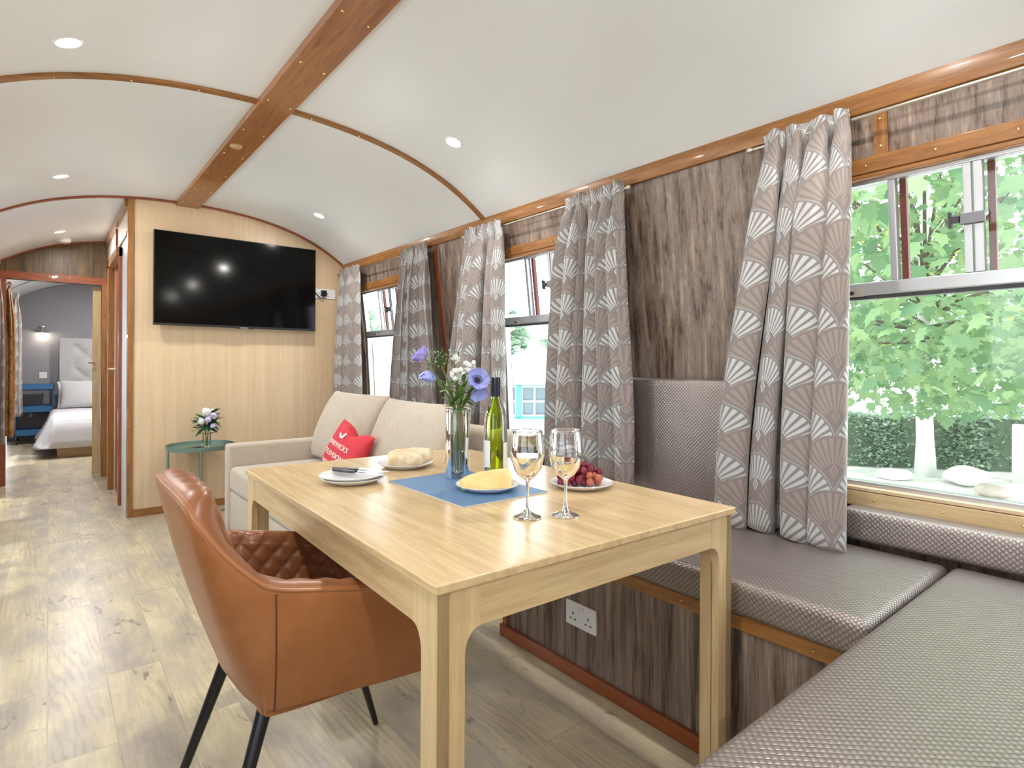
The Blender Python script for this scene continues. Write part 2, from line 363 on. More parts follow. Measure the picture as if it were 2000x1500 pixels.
# cornices
for left in (0, 1):
    pts = [(2.02, 1.992), (2.065, 1.992), (2.065+.006, 1.943), (2.052, 1.943), (2.04, 1.975)]
    pts = [(wallx(1.943)-.016, 1.943), (wallx(1.943)+.01, 1.943), (wallx(1.99)+.01, 2.0), (2.045, cz(2.045)+.003), (2.040, 1.975)]
    if left: pts = [(mirx(a), b) for a, b in pts][::-1]
    o = trim(MB().prism(pts, 'y', Y0, 6.93), M_trimY, 'varnished cornice moulding along the %s side' % ('left' if left else 'right'), bevel=.003)
    if not left:
        for y in np.arange(.2, 4.9, .285): screw(o, (wallx(1.96)-.0145, y, 1.962), NR)
# ceiling ribs
def rib(y, x0, x1, wdt, mat, label, th=.014):
    xs = np.linspace(x0, x1, 40); mb = MB()
    G = [[(x, y-wdt/2, cz(x)+.002), (x, y-wdt/2, cz(x)-th), (x, y+wdt/2, cz(x)-th), (x, y+wdt/2, cz(x)+.002)] for x in xs]
    mb.grid(G, closed_v=True); o = trim(mb, mat, label)
    for k in range(2, 39, 4):
        x = xs[k]; screw(o, (x, y, cz(x)-th), (0, 0, -1))
    return o
rib(2.805, -.36, 2.05, .034, M_trimX, 'curved varnished rib crossing the ceiling ahead of the table')
rib(-1.48, -.36, 2.05, .034, M_trimX, 'curved varnished rib behind the dining bench')
rib(YT-.012, -.36, 2.05, .03, M_redX, 'curved varnished rib along the top of the television wall')
rib(YD-.015, -.36, .45, .03, M_redX, 'curved rib above the bedroom doorway')
rib(8.2, -.36, 2.0, .02, M_grey, 'thin ceiling joint in the bedroom'); rib(9.3, -.36, 2.0, .02, M_grey, 'far thin ceiling joint in the bedroom')
# beam
mb = MB().box(.742, .895, Y0, 3.02, 2.312, 2.36); mb.box(.742, .895, 3.024, YT, 2.312, 2.36)
beam = trim(mb, M_beam, 'wide varnished timber beam running along the ceiling centre', bevel=.004)
for y in np.arange(.6, 4.9, .42):
    screw(beam, (.765, y, 2.312), (0, 0, -1)); screw(beam, (.872, y+.03, 2.312), (0, 0, -1))
o = MB().lathe([(0, 2.300), (.026, 2.301), (.030, 2.305), (.030, 2.313)], 24, (.79, 3.38, 0)).build('round_cap', plain('pale_wood', (.55, .36, .2), .4), None, smooth=True)
tag(o, 'small round pale wooden cap set in the ceiling beam', 'cap')
# short vertical trims on right wall
def wtrim(y0, y1, z0, z1, mat, label, th=.01):
    zs = [z0]+[z for z in (.7, .83, .95, 1.08, 1.2) if z0 < z < z1]+[z1]; mb = MB()
    G = [[(wallx(z)-th, y0, z), (wallx(z)+.01, y0, z), (wallx(z)+.01, y1, z), (wallx(z)-th, y1, z)] for z in zs]
    mb.grid(G, closed_v=True); mb.f.append((0, 1, 2, 3)); k = 4*(len(zs)-1); mb.f.append((k+3, k+2, k+1, k)); return trim(mb, mat, label)
o = wtrim(.66, .70, 1.80, 1.944, M_trimZ, 'short upright strip above the big window beside the curtain')
screw(o, (wallx(1.9)-.010, .68, 1.915), NR); screw(o, (wallx(1.83)-.010, .68, 1.83), NR)
wtrim(3.38, 3.41, 0, 1.944, M_redZ, 'upright reddish strip between the two farther windows')
# TV wall trims
o = trim(MB().box(.440, .475, YT-.012, YT+.05, 0, cz(.45)), M_trimZ, 'upright corner post at the left edge of the television wall')
for z in np.arange(.12, 2.2, .27): screw(o, (.452, YT-.012, z), (0, -1, 0))
o = trim(MB().box(.475, 2.1, YT-.014, YT, 0, .055), M_trimX, 'baseboard at the foot of the television wall'); o.name = 'baseboard_far'
# corridor trims
o = trim(MB().box(.425, .45, 5.42, 5.50, 0, 2.03), M_redZ, 'near upright of the corridor door frame')
o = trim(MB().box(.405, .45, 6.14, 6.24, 0, 2.03), M_trimZ, 'far upright of the corridor door frame with brass screws')
for z in np.arange(.15, 1.95, .23): screw(o, (.41, 6.14, z), (0, -1, 0))
trim(MB().box(.405, .45, 5.42, 6.24, 1.96, 2.03), M_trimY, 'top rail of the corridor door frame')
trim(MB().box(.435, .45, YT+.05, YD, 2.06, 2.085), M_trimY, 'horizontal strip high on the corridor side wall')
trim(MB().box(.425, .45, YT+.05, YD, cz(.45)-.06, cz(.45)-.005), M_trimY, 'top moulding along the corridor side wall')
trim(MB().box(.435, .45, 5.85, 5.87, 2.085, 2.25), M_redZ, 'small upright strip above the corridor door')
trim(MB().box(.446, .45, YT+.05, 5.42, 0.0, 2.06), M_bluewall, 'pale glossy panel on the corridor side wall')
d1 = MB().box(.456, .49, 5.50, 6.14, .005, 1.96).build('door_1', M_redZ); struct(d1, 'reddish varnished corridor door', 'door')
hd = MB().tube([(.47, 6.05, 1.07), (.40, 6.05, 1.07), (.395, 5.94, 1.07)], .008, 8); hd.lathe([(.022, -.006), (.022, .006)], 16, (0, 0, 0))
hd = MB().tube([(.47, 6.05, 1.07), (.405, 6.05, 1.07), (.398, 5.94, 1.07)], .009, 8).build('door_handle', M_chrome, d1, smooth=True)
# bedroom door frame
o = trim(MB().box(.402, .452, YD-.02, YD+.07, 0, 1.95), M_trimZ, 'right upright of the bedroom door frame with brass screws')
for z in np.arange(.15, 1.9, .22): screw(o, (.43, YD-.02, z), (0, -1, 0))
trim(MB().box(-.355, -.305, YD-.02, YD+.07, 0, 1.95), M_redZ, 'left upright of the bedroom door frame')
o = trim(MB().box(-.355, .452, YD-.022, YD+.07, 1.885, 1.955), M_redX, 'head rail of the bedroom door frame')
for x in (-.2, .0, .15, .3): screw(o, (x, YD-.022, 1.93), (0, -1, 0))
d2 = MB().box(.335, .40, YD+.075, YD+.11, .01, 1.87).build('door_2', M_oakZ); struct(d2, 'pale oak sliding door edge at the bedroom doorway', 'door')
MB().box(.352, .368, YD+.071, YD+.0751, .86, .96).build('latch_plate', M_nickel, d2)
MB().tube([(.345, YD+.08, 1.12), (.345, YD+.03, 1.12), (.30, YD+.03, 1.12)], .007, 8).build('door_handle', M_chrome, d2, smooth=True)

# ------------------------------------------------------------------ windows
def slab(mb, y0, y1, z0, z1, o0, o1, left=False):
    xa, xb = wallx(z0), wallx(z1)
    p = [(xa+o0, y0, z0), (xa+o1, y0, z0), (xa+o1, y1, z0), (xa+o0, y1, z0), (xb+o0, y0, z1), (xb+o1, y0, z1), (xb+o1, y1, z1), (xb+o0, y1, z1)]
    if left: p = [(mirx(q[0]), q[1], q[2]) for q in p]; p = [p[1], p[0], p[3], p[2], p[5], p[4], p[7], p[6]]
    mb.hexa(p); return mb
NW = [0]
def window(a, b, left, label, detail=True):
    NW[0] += 1; yc = (a+b)/2
    t = thing('window_%d' % NW[0], label, 'window', ((mirx(2.18) if left else 2.18), yc, ZB)); t['kind'] = 'structure'
    S = lambda m, *q: slab(m, *q, left)
    m = MB(); S(m, a, b, ZB, ZB+.028, .02, .06); S(m, a, b, ZT-.028, ZT, .02, .06)
    for y0, y1 in ((a, a+.028), (b-.028, b)): S(m, y0, y1, ZB+.028, 1.355, .02, .06); S(m, y0, y1, 1.355, ZT-.028, .02, .06)
    m.build('window_frame', M_alu, t, bevel=.003)
    m = MB(); S(m, a+.028, b-.028, 1.362, 1.405, .012, .055); m.build('transom', M_alu, t, bevel=.004)
    m = MB(); S(m, a+.02, b-.02, 1.350, 1.362, .02, .05); m.build('gasket', M_alud, t)
    m = MB(); S(m, a+.028, b-.028, ZB+.028, 1.355, .038, .043); m.build('lower_pane', M_pane, t)
    ms = [yc+.21, yc-.21]
    for y in ms:
        m = MB(); S(m, y-.010, y+.010, 1.405, ZT-.028, .018, .05); m.build('mullion', M_alu, t, bevel=.002)
    for y in (yc+.0125, yc-.0125):
        m = MB(); S(m, y-.0105, y+.0105, 1.405, ZT-.028, .012, .045); m.build('mullion', M_alu, t, bevel=.002)
    for y0, y1, o in ((a+.028, ms[1]-.01, .04), (ms[1]+.01, yc-.02, .03), (yc+.02, ms[0]-.01, .03), (ms[0]+.01, b-.028, .04)):
        m = MB(); S(m, y0, y1, 1.405, ZT-.028, o, o+.004); m.build('vent_pane', M_pane, t)
    if detail:
        for y in (ms[0]-.022, yc-.036):
            m = MB(); S(m, y-.010, y+.008, 1.405, ZT-.028, .050, .070); m.build('vent_edge', M_red, t)
        m = MB(); S(m, yc-.03, yc+.03, 1.545, 1.58, -.004, .012); m.build('latch', M_gun, t, bevel=.003)
        m = MB(); S(m, yc+.03, yc+.05, 1.552, 1.572, -.010, .008); S(m, yc+.048, yc+.056, 1.538, 1.586, -.012, .010); m.build('latch_lever', M_alud, t, bevel=.002)
        m = MB(); S(m, yc+.30, yc+.35, 1.360, 1.385, .009, .012); pl = m.build('plate', M_nickel, t, bevel=.001)
        m = MB(); S(m, yc+.33, yc+.342, 1.366, 1.378, .0075, .009); m.build('slot', M_black, pl)
    m = MB(); S(m, a-.04, b+.04, ZT, 1.805, -.012, .02); o = m.build('header_trim', M_trimY, t, bevel=.003)
    m2 = MB(); S(m2, a, b, ZT-.016, ZT, -.008, .022); m2.build('header_bead', M_trimY, t, bevel=.003)
    m3 = MB(); S(m3, a-.04, b+.04, .642, ZB-.002, -.014, .02); o3 = m3.build('sill_trim', M_oakY if not left else M_trimY, t, bevel=.003)
    if not left:
        for y in np.arange(a+.05, b, .19): screw(o, (wallx(1.78)-.013, y, 1.778), NR); screw(o3, (wallx(.67)-.0155, y, .668), (-1, 0, 0))
    m4 = MB(); S(m4, a, b, ZB, ZB+.012, -.012, .025); m4.build('sill', M_beech, t, bevel=.002)
    return t
labs = ['rear right-side window out of view behind the bench', 'large aluminium window over the low bench pad', 'middle aluminium window behind the bottle and wine glasses', 'farthest aluminium window beside the television wall']
for (a, b), l in zip(W_OPEN, labs): window(a, b, False, l)
for i, (a, b) in enumerate(L_OPEN): window(a, b, True, ['rearmost left-side window', 'left-side window opposite the dining bench', 'left-side window opposite the table', 'left-side window opposite the sofa', 'left-side corridor window', 'bedroom window on the left side'][i], False)

# ------------------------------------------------------------------ curtains and rods
def sstep(k): k = max(0, min(1, k)); return k*k*(3-2*k)
def curtain(name, label, yt0, yt1, yb0, yb1, zb, folds, seed, xr=2.005, mat=None, left=False, zrod=1.915, amp=.036, group='patterned curtains on the right wall', ns=150, bulge=0):
    rnd = random.Random(seed); ph = [rnd.uniform(0, 6.28) for _ in range(6)]; fabw = 1.3
    NS, NZ = ns, 64; ztop = zrod+.035; G = []; UV = []
    for j in range(NZ+1):
        q = j/NZ; z = ztop-(ztop-zb)*q
        k = sstep((q-.02)/.9)
        a0 = yt0+(yb0-yt0)*k; a1 = yt1+(yb1-yt1)*k
        row = []
        for i in range(NS+1):
            s = i/NS
            sw = s+.018*math.sin(2*PI*s*2+ph[0])+.010*math.sin(2*PI*s*3.3+ph[1]+q)
            y = a0+(a1-a0)*sw
            gath = math.exp(-((z-zrod)/.03)**2)
            A = amp*(.35+.65*sstep(q/.25))*(1+.35*math.sin(2*PI*s*1.3+ph[2]+q*1.5))
            th = 2*PI*folds*(s+.012*math.sin(2*PI*s*2+ph[3])*(1+q))
            dx = A*math.sin(th)*(1-.65*gath)
            y += .5*A*math.sin(2*th+ph[4])
            hf = math.sin(2*PI*s*folds*3.1+ph[5]+(z-zrod)*18*math.sin(s*9+ph[2]))
            g2 = sstep((.11-(ztop-z))/.08)
            dx += g2*.015*hf*(1 if z > zrod else .8)
            if z > zrod: dx *= .75
            pinch = math.exp(-((z-(zrod-.035))/.012)**2)
            dx *= 1-.4*pinch
            zz = z+(.006*math.sin(s*folds*9+ph[1]) if j == 0 else 0)-(.012*math.sin(th+1) if j == NZ else 0)
            hd = math.exp(-((z-zrod)/.022)**2); dx = dx*(1-.5*hd)+.014*hd+(.010 if z > zrod+.02 else 0)
            row.append((xr-dx-.012*sstep(q*2)-bulge*q*q, y, zz)); UV.append((s*fabw+.04*seed, z+.03*seed))
        G.append(row)
    if left: G = [[(mirx(p[0]), p[1], p[2]) for p in r] for r in G]
    mb = MB(); mb.grid(G)
    o = mb.build(name, mat or M_curtain, None, smooth='all', uv=UV)
    so = o.modifiers.new('Solidify', 'SOLIDIFY'); so.thickness = .002
    return tag(o, label, 'curtain', group)
curtain('curtain', 'large patterned curtain nearest the camera, hanging onto the bench seat', .745, 1.01, .75, 1.13, .552, 3.4, 1, amp=.060, bulge=.02)
curtain('curtain', 'patterned curtain right of the wine glasses, beside the tall padded backrest', 1.685, 2.03, 1.60, 2.12, .60, 4.2, 2, amp=.052)
curtain('curtain', 'patterned curtain directly behind the vase and bottle', 2.56, 2.93, 2.52, 3.12, .60, 4.2, 3, amp=.048)
curtain('curtain', 'patterned curtain right of the farthest window, behind the sofa cushions', 3.36, 3.74, 3.20, 3.86, .60, 4.2, 4, amp=.048)
curtain('curtain', 'patterned curtain in the corner against the television wall', 4.49, 4.90, 4.44, 4.93, .60, 5, 5)
curtain('curtain', 'pale curtain sliver at the left edge of the photo, in the corridor', 6.15, 6.4, 6.10, 6.42, .46, 3, 6, left=True, xr=2.0, group=None)
curtain('curtain', 'gold patterned curtain seen edge-on at the near side of the bedroom window', 7.85, 8.1, 7.75, 8.1, .36, 3, 7, left=True, mat=M_gold, xr=1.99, group=None)
curtain('curtain', 'grey patterned curtain at the far side of the bedroom window', 8.95, 9.3, 8.95, 9.3, .48, 3.5, 8, left=True, xr=1.97, group=None)
def rod(y0, y1, label, r=.0055, x=2.005, z=1.915, left=False):
    t = thing('curtain_rod', label, 'curtain rod', (x, y0, z), group='slim metal curtain rods')
    MB().tube([(x, y0, z), (x, y1, z)], r, 12).build('pole', M_nickel, t, smooth=True)
    for y, s in ((y0, -1), (y1, 1)):
        m = MB().sphere((x, y+s*.012, z), .0115, 14, 10); m.tube([(x, y-.004*s, z), (x, y+.006*s, z)], .009, 12); m.build('finial', M_nickel, t, smooth=True)
    for y in (y0+.06, y1-.06):
        MB().tube([(x, y, z), (x, y, z-.004), (mirx(wallx(z)) if left else wallx(z), y, z-.004)], .005, 8).build('bracket', M_nickel, t, smooth=True)
rod(-.16, 1.075, 'slim nickel rod over the largest window with a round finial')
rod(6.05, 6.5, 'short rod of the corridor curtain', x=mirx(2.0), left=True); rod(7.7, 9.4, 'rod over the bedroom window', x=mirx(1.98), left=True); rod(1.665, 2.95, 'slim nickel rod over the middle window'); rod(3.42, 4.93, 'slim nickel rod over the farthest window')

# ------------------------------------------------------------------ downlights
dl = None
def downlight(x, y, label, k=1):
    z = cz(x); sl = -(.2656*(x-XC)+.2504*(x-XC)**3); n = Vector((sl, 0, -1)).normalized()  # pointing down-ish normal
    t = thing('ceiling_downlight', label, 'ceiling light', (x, y, z), group='recessed ceiling downlights')
    q = n.to_track_quat('Z', 'Y').to_matrix().to_4x4(); q.translation = Vector((x, y, z))
    MB().lathe([(.044, -.004), (.046, .002), (.040, .007), (.033, .004), (.031, -.004)], 32).build('bezel', M_white, t, smooth=True, xf=q)
    MB().lathe([(0, .006), (.030, .0055), (.034, .002)], 24).build('bulb', M_lamp, t, smooth=True, xf=q)
    ld = bpy.data.lights.new('lamp', 'AREA'); ld.shape = 'DISK'; ld.size = .06; ld.energy = LAMP_W*k; ld.color = (1, .97, .93); ld.spread = PI
    lo = bpy.data.objects.new('lamp', ld); COL.objects.link(lo); lo.parent = t; lo.location = n*.012; lo.rotation_mode = 'QUATERNION'; lo.rotation_quaternion = n.to_track_quat('-Z', 'Y')
for x, y, l in ((.047, 2.52, 'left-hand ceiling downlight nearest the camera'), (.051, 4.36, 'left-hand ceiling downlight, second from the camera'), (.065, 6.24, 'small ceiling downlight in front of the bedroom door'), (1.585, 2.43, 'right-hand ceiling downlight above the sofa side'), (1.585, 4.28, 'right-hand ceiling downlight nearest the television wall'),
                (.05, .65, 'ceiling downlight above the aisle beside the camera'), (1.585, .58, 'ceiling downlight above the dining bench'), (.05, -1.2, 'ceiling downlight behind the camera on the left'), (1.585, -1.2, 'ceiling downlight behind the camera on the right'), (1.2, 9.2, 'right-hand ceiling downlight inside the bedroom'), (.3, 8.4, 'unseen left-hand downlight added to brighten the bedroom')):  # left-hand bedroom downlight is out of view, added to brighten that room
    downlight(x, y, l, 3.2 if y > 8 else 1)
t = thing('smoke_detector', 'round white smoke detector on the ceiling before the bedroom doorway', 'smoke detector', (.10, 6.66, cz(.10)))
MB().lathe([(.055, .01), (.058, -.012), (.048, -.03), (.03, -.038), (0, -.038)][::-1], 28, (.10, 6.66, cz(.10))).build('body', M_white, t, smooth=True)
MB().lathe([(.042, -.031), (.044, -.034), (.040, -.036)], 28, (.10, 6.66, cz(.10)), cap=False).build('grille', M_alud, t, smooth=True)

# ------------------------------------------------------------------ television
t = thing('television', 'large flat black television mounted on the pale wooden wall', 'television', (1.18, 4.88, 1.40))
MB().box(.588, 1.776, 4.868, 4.905, 1.402, 2.098).build('casing', M_black, t, bevel=.004)
MB().box(.594, 1.770, 4.8655, 4.8685, 1.418, 2.092).build('screen', M_screen, t)
MB().box(1.14, 1.27, 4.862, 4.875, 1.396, 1.408).build('sensor_bar', M_black, t, bevel=.002)
MB().box(1.0, 1.36, 4.905, 4.958, 1.6, 1.9).build('wall_bracket', M_black, t)
def text(s, size, mat, parent, mw, name='lettering', ext=.0004, font=None):
    c = bpy.data.curves.new('t', 'FONT'); c.body = s; c.size = size; c.extrude = ext; c.align_x = 'CENTER'; c.align_y = 'CENTER'
    o = bpy.data.objects.new('t', c); COL.objects.link(o); dg = bpy.context.evaluated_depsgraph_get(); me = bpy.data.meshes.new_from_object(o.evaluated_get(dg)); bpy.data.objects.remove(o)
    ob = bpy.data.objects.new(name, me); COL.objects.link(ob); me.materials.clear(); me.materials.append(mat)
    if parent: ob.parent = parent; m2 = Matrix.Translation(-OFF[parent.name]) @ mw
    else: m2 = mw
    ob.matrix_local = m2; return ob
FACE_Y = Matrix.Rotation(PI/2, 4, 'X')   # text facing -Y
text('HITACHI', .014, M_white, t, Matrix.Translation((1.205, 4.8615, 1.402)) @ FACE_Y)

# ------------------------------------------------------------------ sockets
def socket(loc, face, label, size=(.147, .087)):
    t = thing('wall_socket', label, 'socket', loc, group='white double wall sockets')
    Mx = Matrix.Translation(loc) @ face
    w2, h2 = size[0]/2, size[1]/2
    MB().box(-w2, w2, -h2, h2, 0, .009).build('face_plate', M_white, t, bevel=.003, xf=Mx, seg=3)
    for cx in (-.037, .037):
        for dx, dy, a, b in ((0, .002, .0025, .005), (-.011, -.018, .0045, .0022), (.011, -.018, .0045, .0022)):
            MB().box(cx+dx-a, cx+dx+a, dy-b, dy+b, .0085, .0094).build('pin_hole', M_black, t, xf=Mx)
    for cx in (-.009, .009): MB().box(cx-.005, cx+.005, .018, .034, .009, .0125).build('rocker_switch', M_white, t, xf=Mx, bevel=.001)
    return t
FACE_X = Matrix(((0, 0, -1), (-1, 0, 0), (0, 1, 0))).to_4x4()
socket((1.476, 1.417, .228), FACE_X, 'white double socket low on the bench front')
ts = socket((1.875, YT, 1.738), FACE_Y, 'white socket strip with a black plug beside the television', (.215, .085))
MB().box(-.025, .025, -.025, .025, 0, .03).build('plug', M_black, ts, bevel=.008, seg=3, xf=Matrix.Translation((1.872, YT-.009, 1.742)) @ FACE_Y)
pc = MB().tube([(1.872, YT-.03, 1.725), (1.868, YT-.03, 1.70), (1.85, YT-.025, 1.69), (1.82, YT-.02, 1.72), (1.79, YT-.02, 1.755), (1.765, YT-.03, 1.765)], .004, 8).build('power_cord', M_black, None, smooth=True)
tag(pc, 'short black power cord looping from the plug to the television', 'cord')
tag(MB().box(.436, .45, 6.55, 6.66, .42, .52).build('wall_switch', M_white, None, bevel=.004), 'small white box low on the corridor wall', 'socket')

# ------------------------------------------------------------------ bench
def auv(mb):   # box-mapped uv per vertex needs split faces: build faceted grid pads instead
    return None
def pad(name, label, cat, x0, x1, y0, y1, z0, z1, r=.02, n=(24, 24, 6), mat=None, crown=.004, group=None, parent=None, seed=0):
    """soft rounded box with UVs in metres, gently crowned"""
    mb = MB(); UV = []; cx, cy, cz_ = (x0+x1)/2, (y0+y1)/2, (z0+z1)/2; hx, hy, hz = (x1-x0)/2, (y1-y0)/2, (z1-z0)/2
    rnd = random.Random(seed); ph = [rnd.uniform(0, 6) for _ in range(4)]
    def warp(p):
        x, y, z = p; q = Vector((max(-hx+r, min(hx-r, x)), max(-hy+r, min(hy-r, y)), max(-hz+r, min(hz-r, z)))); d = Vector(p)-q
        if d.length > 1e-9: 
            k = [abs(d.x) > 1e-9, abs(d.y) > 1e-9, abs(d.z) > 1e-9]
            if sum(k) > 1: d = d.normalized()*r
        v = q+d
        u, w_, s = v.x/hx, v.y/hy, v.z/hz
        f = (1-u*u)*(1-w_*w_)*(1 if hz <= min(hx, hy) else 0)
        if hz <= min(hx, hy): v.z += crown*f*(1 if s > 0 else 0)*(1+.3*math.sin(5*v.x+ph[0])*math.sin(4*v.y+ph[1]))
        elif hx <= min(hy, hz): v.x -= crown*(1-w_*w_)*(1-s*s)*(1 if u < 0 else 0)
        return (v.x+cx, v.y+cy, v.z+cz_)
    def ts(h, m):
        a = [-h, -h+r*.3, -h+r*.65, -h+r]; return a+list(np.linspace(-h+r, h-r, m+2)[1:-1])+[h-r, h-r*.65, h-r*.3, h]
    X, Y, Z = ts(hx, n[0]), ts(hy, n[1]), ts(hz, n[2])
    for A, B, fn, uvf in ((X, Y, lambda a, b: (a, b, hz), lambda a, b: (a, b)), (Y, X, lambda a, b: (b, a, -hz), lambda a, b: (b, a)),
                     (Y, Z, lambda a, b: (hx, a, b), lambda a, b: (a, b+hx)), (Z, Y, lambda a, b: (-hx, b, a), lambda a, b: (a-hx, b)),
                     (Z, X, lambda a, b: (b, hy, a), lambda a, b: (b, a+hy)), (X, Z, lambda a, b: (a, -hy, b), lambda a, b: (a, b-hy))):
        G = [[warp(fn(a, b)) for b in B] for a in A]; mb.grid(G); UV += [uvf(a, b) for a in A for b in B]
    o = mb.build(name, mat or M_vinyl, parent, uv=UV); me = o.data
    me.polygons.foreach_set('use_smooth', [True]*len(me.polygons))
    wl = o.modifiers.new('Weld', 'WELD'); wl.merge_threshold = .0004
    if not parent: tag(o, label, cat, group)
    return o
BX = 1.476
t = thing('bench_base', 'fixed bench base under the side seat, streaked laminate with orange rail', 'bench', (1.8, 1.0, 0))
MB().box(BX, 2.165, .42, 1.85, 0, .40).build('side_panel', M_streak, t)
o = MB().box(BX-.012, 2.165, .42, 1.862, .40, .442).build('top_rail', M_trimY, t, bevel=.003)
for y in (.62, 1.0, 1.35, 1.7): screw(o, (BX-.0125, y, .422), (-1, 0, 0))
MB().box(BX-.018, BX, .42, 1.872, 0, .048).build('plinth', M_redY, t, bevel=.003)
MB().box(BX-.010, BX+.02, 1.835, 1.862, .048, .40).build('corner_post', M_trimZ, t, bevel=.002)
MB().box(BX, 2.165, 1.85, 1.862, 0, .40).build('end_panel', M_streak, t)
t = thing('bench_base', 'fixed bench base under the near seat at the right bottom corner', 'bench', (1.4, .2, 0))
MB().box(.66, 2.165, -.16, .415, 0, .40).build('side_panel', M_streak, t); MB().box(.65, 2.165, -.17, .4195, .40, .442).build('top_rail', M_trimX, t, bevel=.003)
pad('seat_cushion', 'bronze embossed vinyl seat cushion along the window, under the curtain', 'cushion', BX-.03, 2.06, .492, 1.83, .443, .538, r=.022, n=(14, 28, 4), seed=1)
pad('seat_cushion', 'bronze embossed vinyl seat cushion filling the bottom right corner', 'cushion', .62, 2.06, -.16, .484, .443, .541, r=.022, n=(30, 14, 4), crown=.007, seed=2)
pad('back_pad', 'tall embossed vinyl backrest pad between two curtains', 'backrest', 2.070, 2.148, .80, 1.74, .545, 1.066, r=.018, n=(2, 24, 16), crown=.006)
pad('back_pad', 'low embossed vinyl pad below the large window', 'backrest', 2.062, 2.157, -.16, .795, .546, .650, r=.018, n=(2, 28, 6))

# ------------------------------------------------------------------ table
TR = -.026
t = thing('dining_table', 'pale oak rectangular dining table set for a meal', 'table', (.502, .818, 0), TR)
TW, TL, TH = .904, 1.33, .75
top = MB().box(0, TW, 0, TL, TH-.018, TH).build('tabletop', M_oakY, t, world=False, bevel=.0035, seg=3)
LW = .056; HW = .088; HZ = TH-.018-.075
def legprof(inv):  # outline in (a,z) plane for outer face
    pts = [(0, 0), (LW, 0), (LW, HZ-.045)]
    for k in range(7):
        an = k/6*PI/2; pts.append((LW+.032*(1-math.cos(an)), HZ-.045+.045*math.sin(an)))
    pts += [(HW, HZ), (HW, TH-.018), (0, TH-.018)]; return pts
for sx in (0, 1):
    for sy in (0, 1):
        m = MB(); ed = .008
        fx = (lambda a: ed+a) if not sx else (lambda a: TW-ed-a); fy = (lambda a: ed+a) if not sy else (lambda a: TL-ed-a)
        P = legprof(0)
        m.prism([(fx(a), z) for a, z in P], 'y', fy(0), fy(.024)); m.prism([(fy(a), z) for a, z in P], 'x', fx(0.0003), fx(.024))
        m.box(min(fx(.02), fx(LW)), max(fx(.02), fx(LW)), min(fy(.02), fy(LW)), max(fy(.02), fy(LW)), 0, TH-.02)
        m.build('leg', M_oakZ, t, world=False)
for y in (.009, TL-.009-.02): MB().box(.008+HW, TW-.008-HW, y, y+.02, HZ, TH-.018).build('apron', M_oakX, t, world=False)
for x in (.009, TW-.009-.02): MB().box(x, x+.02, .008+HW, TL-.008-HW, HZ, TH-.018).build('apron', M_oakY, t, world=False)

# ------------------------------------------------------------------ tub chair
def catm(keys, s):
    ks = [k[0] for k in keys]
    for i in range(len(ks)-1):
        if s <= ks[i+1]+1e-9: break
    P = [np.array(keys[max(0, min(len(keys)-1, j))][1:], float) for j in (i-1, i, i+1, i+2)]
    if i == 0: P[0] = 2*P[1]-P[2]; 
    if i+2 > len(ks)-1: P[3] = 2*P[2]-P[1]
    u = (s-ks[i])/(ks[i+1]-ks[i]); 
    m1 = (P[2]-P[0])/2; m2 = (P[3]-P[1])/2
    return (2*u**3-3*u*u+1)*P[1]+(u**3-2*u*u+u)*m1+(-2*u**3+3*u*u)*P[2]+(u**3-u*u)*m2
CYC = 1.43
KT = [(0, .190, 0, .852), (.16, .193, .10, .850), (.30, .20, .17, .840), (.38, .213, .205, .815), (.48, .255, .230, .750), (.58, .305, .244, .695), (.66, .355, .252, .660), (.76, .48, .258, .632), (.87, .62, .258, .600), (.94, .70, .254, .565), (1, .745, .246, .49)]
KB = [(0, .318, 0, .40), (.16, .322, .07, .40), (.30, .326, .125, .40), (.38, .330, .155, .40), (.48, .337, .185, .40), (.58, .346, .204, .40), (.66, .362, .218, .398), (.76, .46, .228, .395), (.87, .60, .23, .382), (.94, .69, .229, .376), (1, .738, .226, .372)]
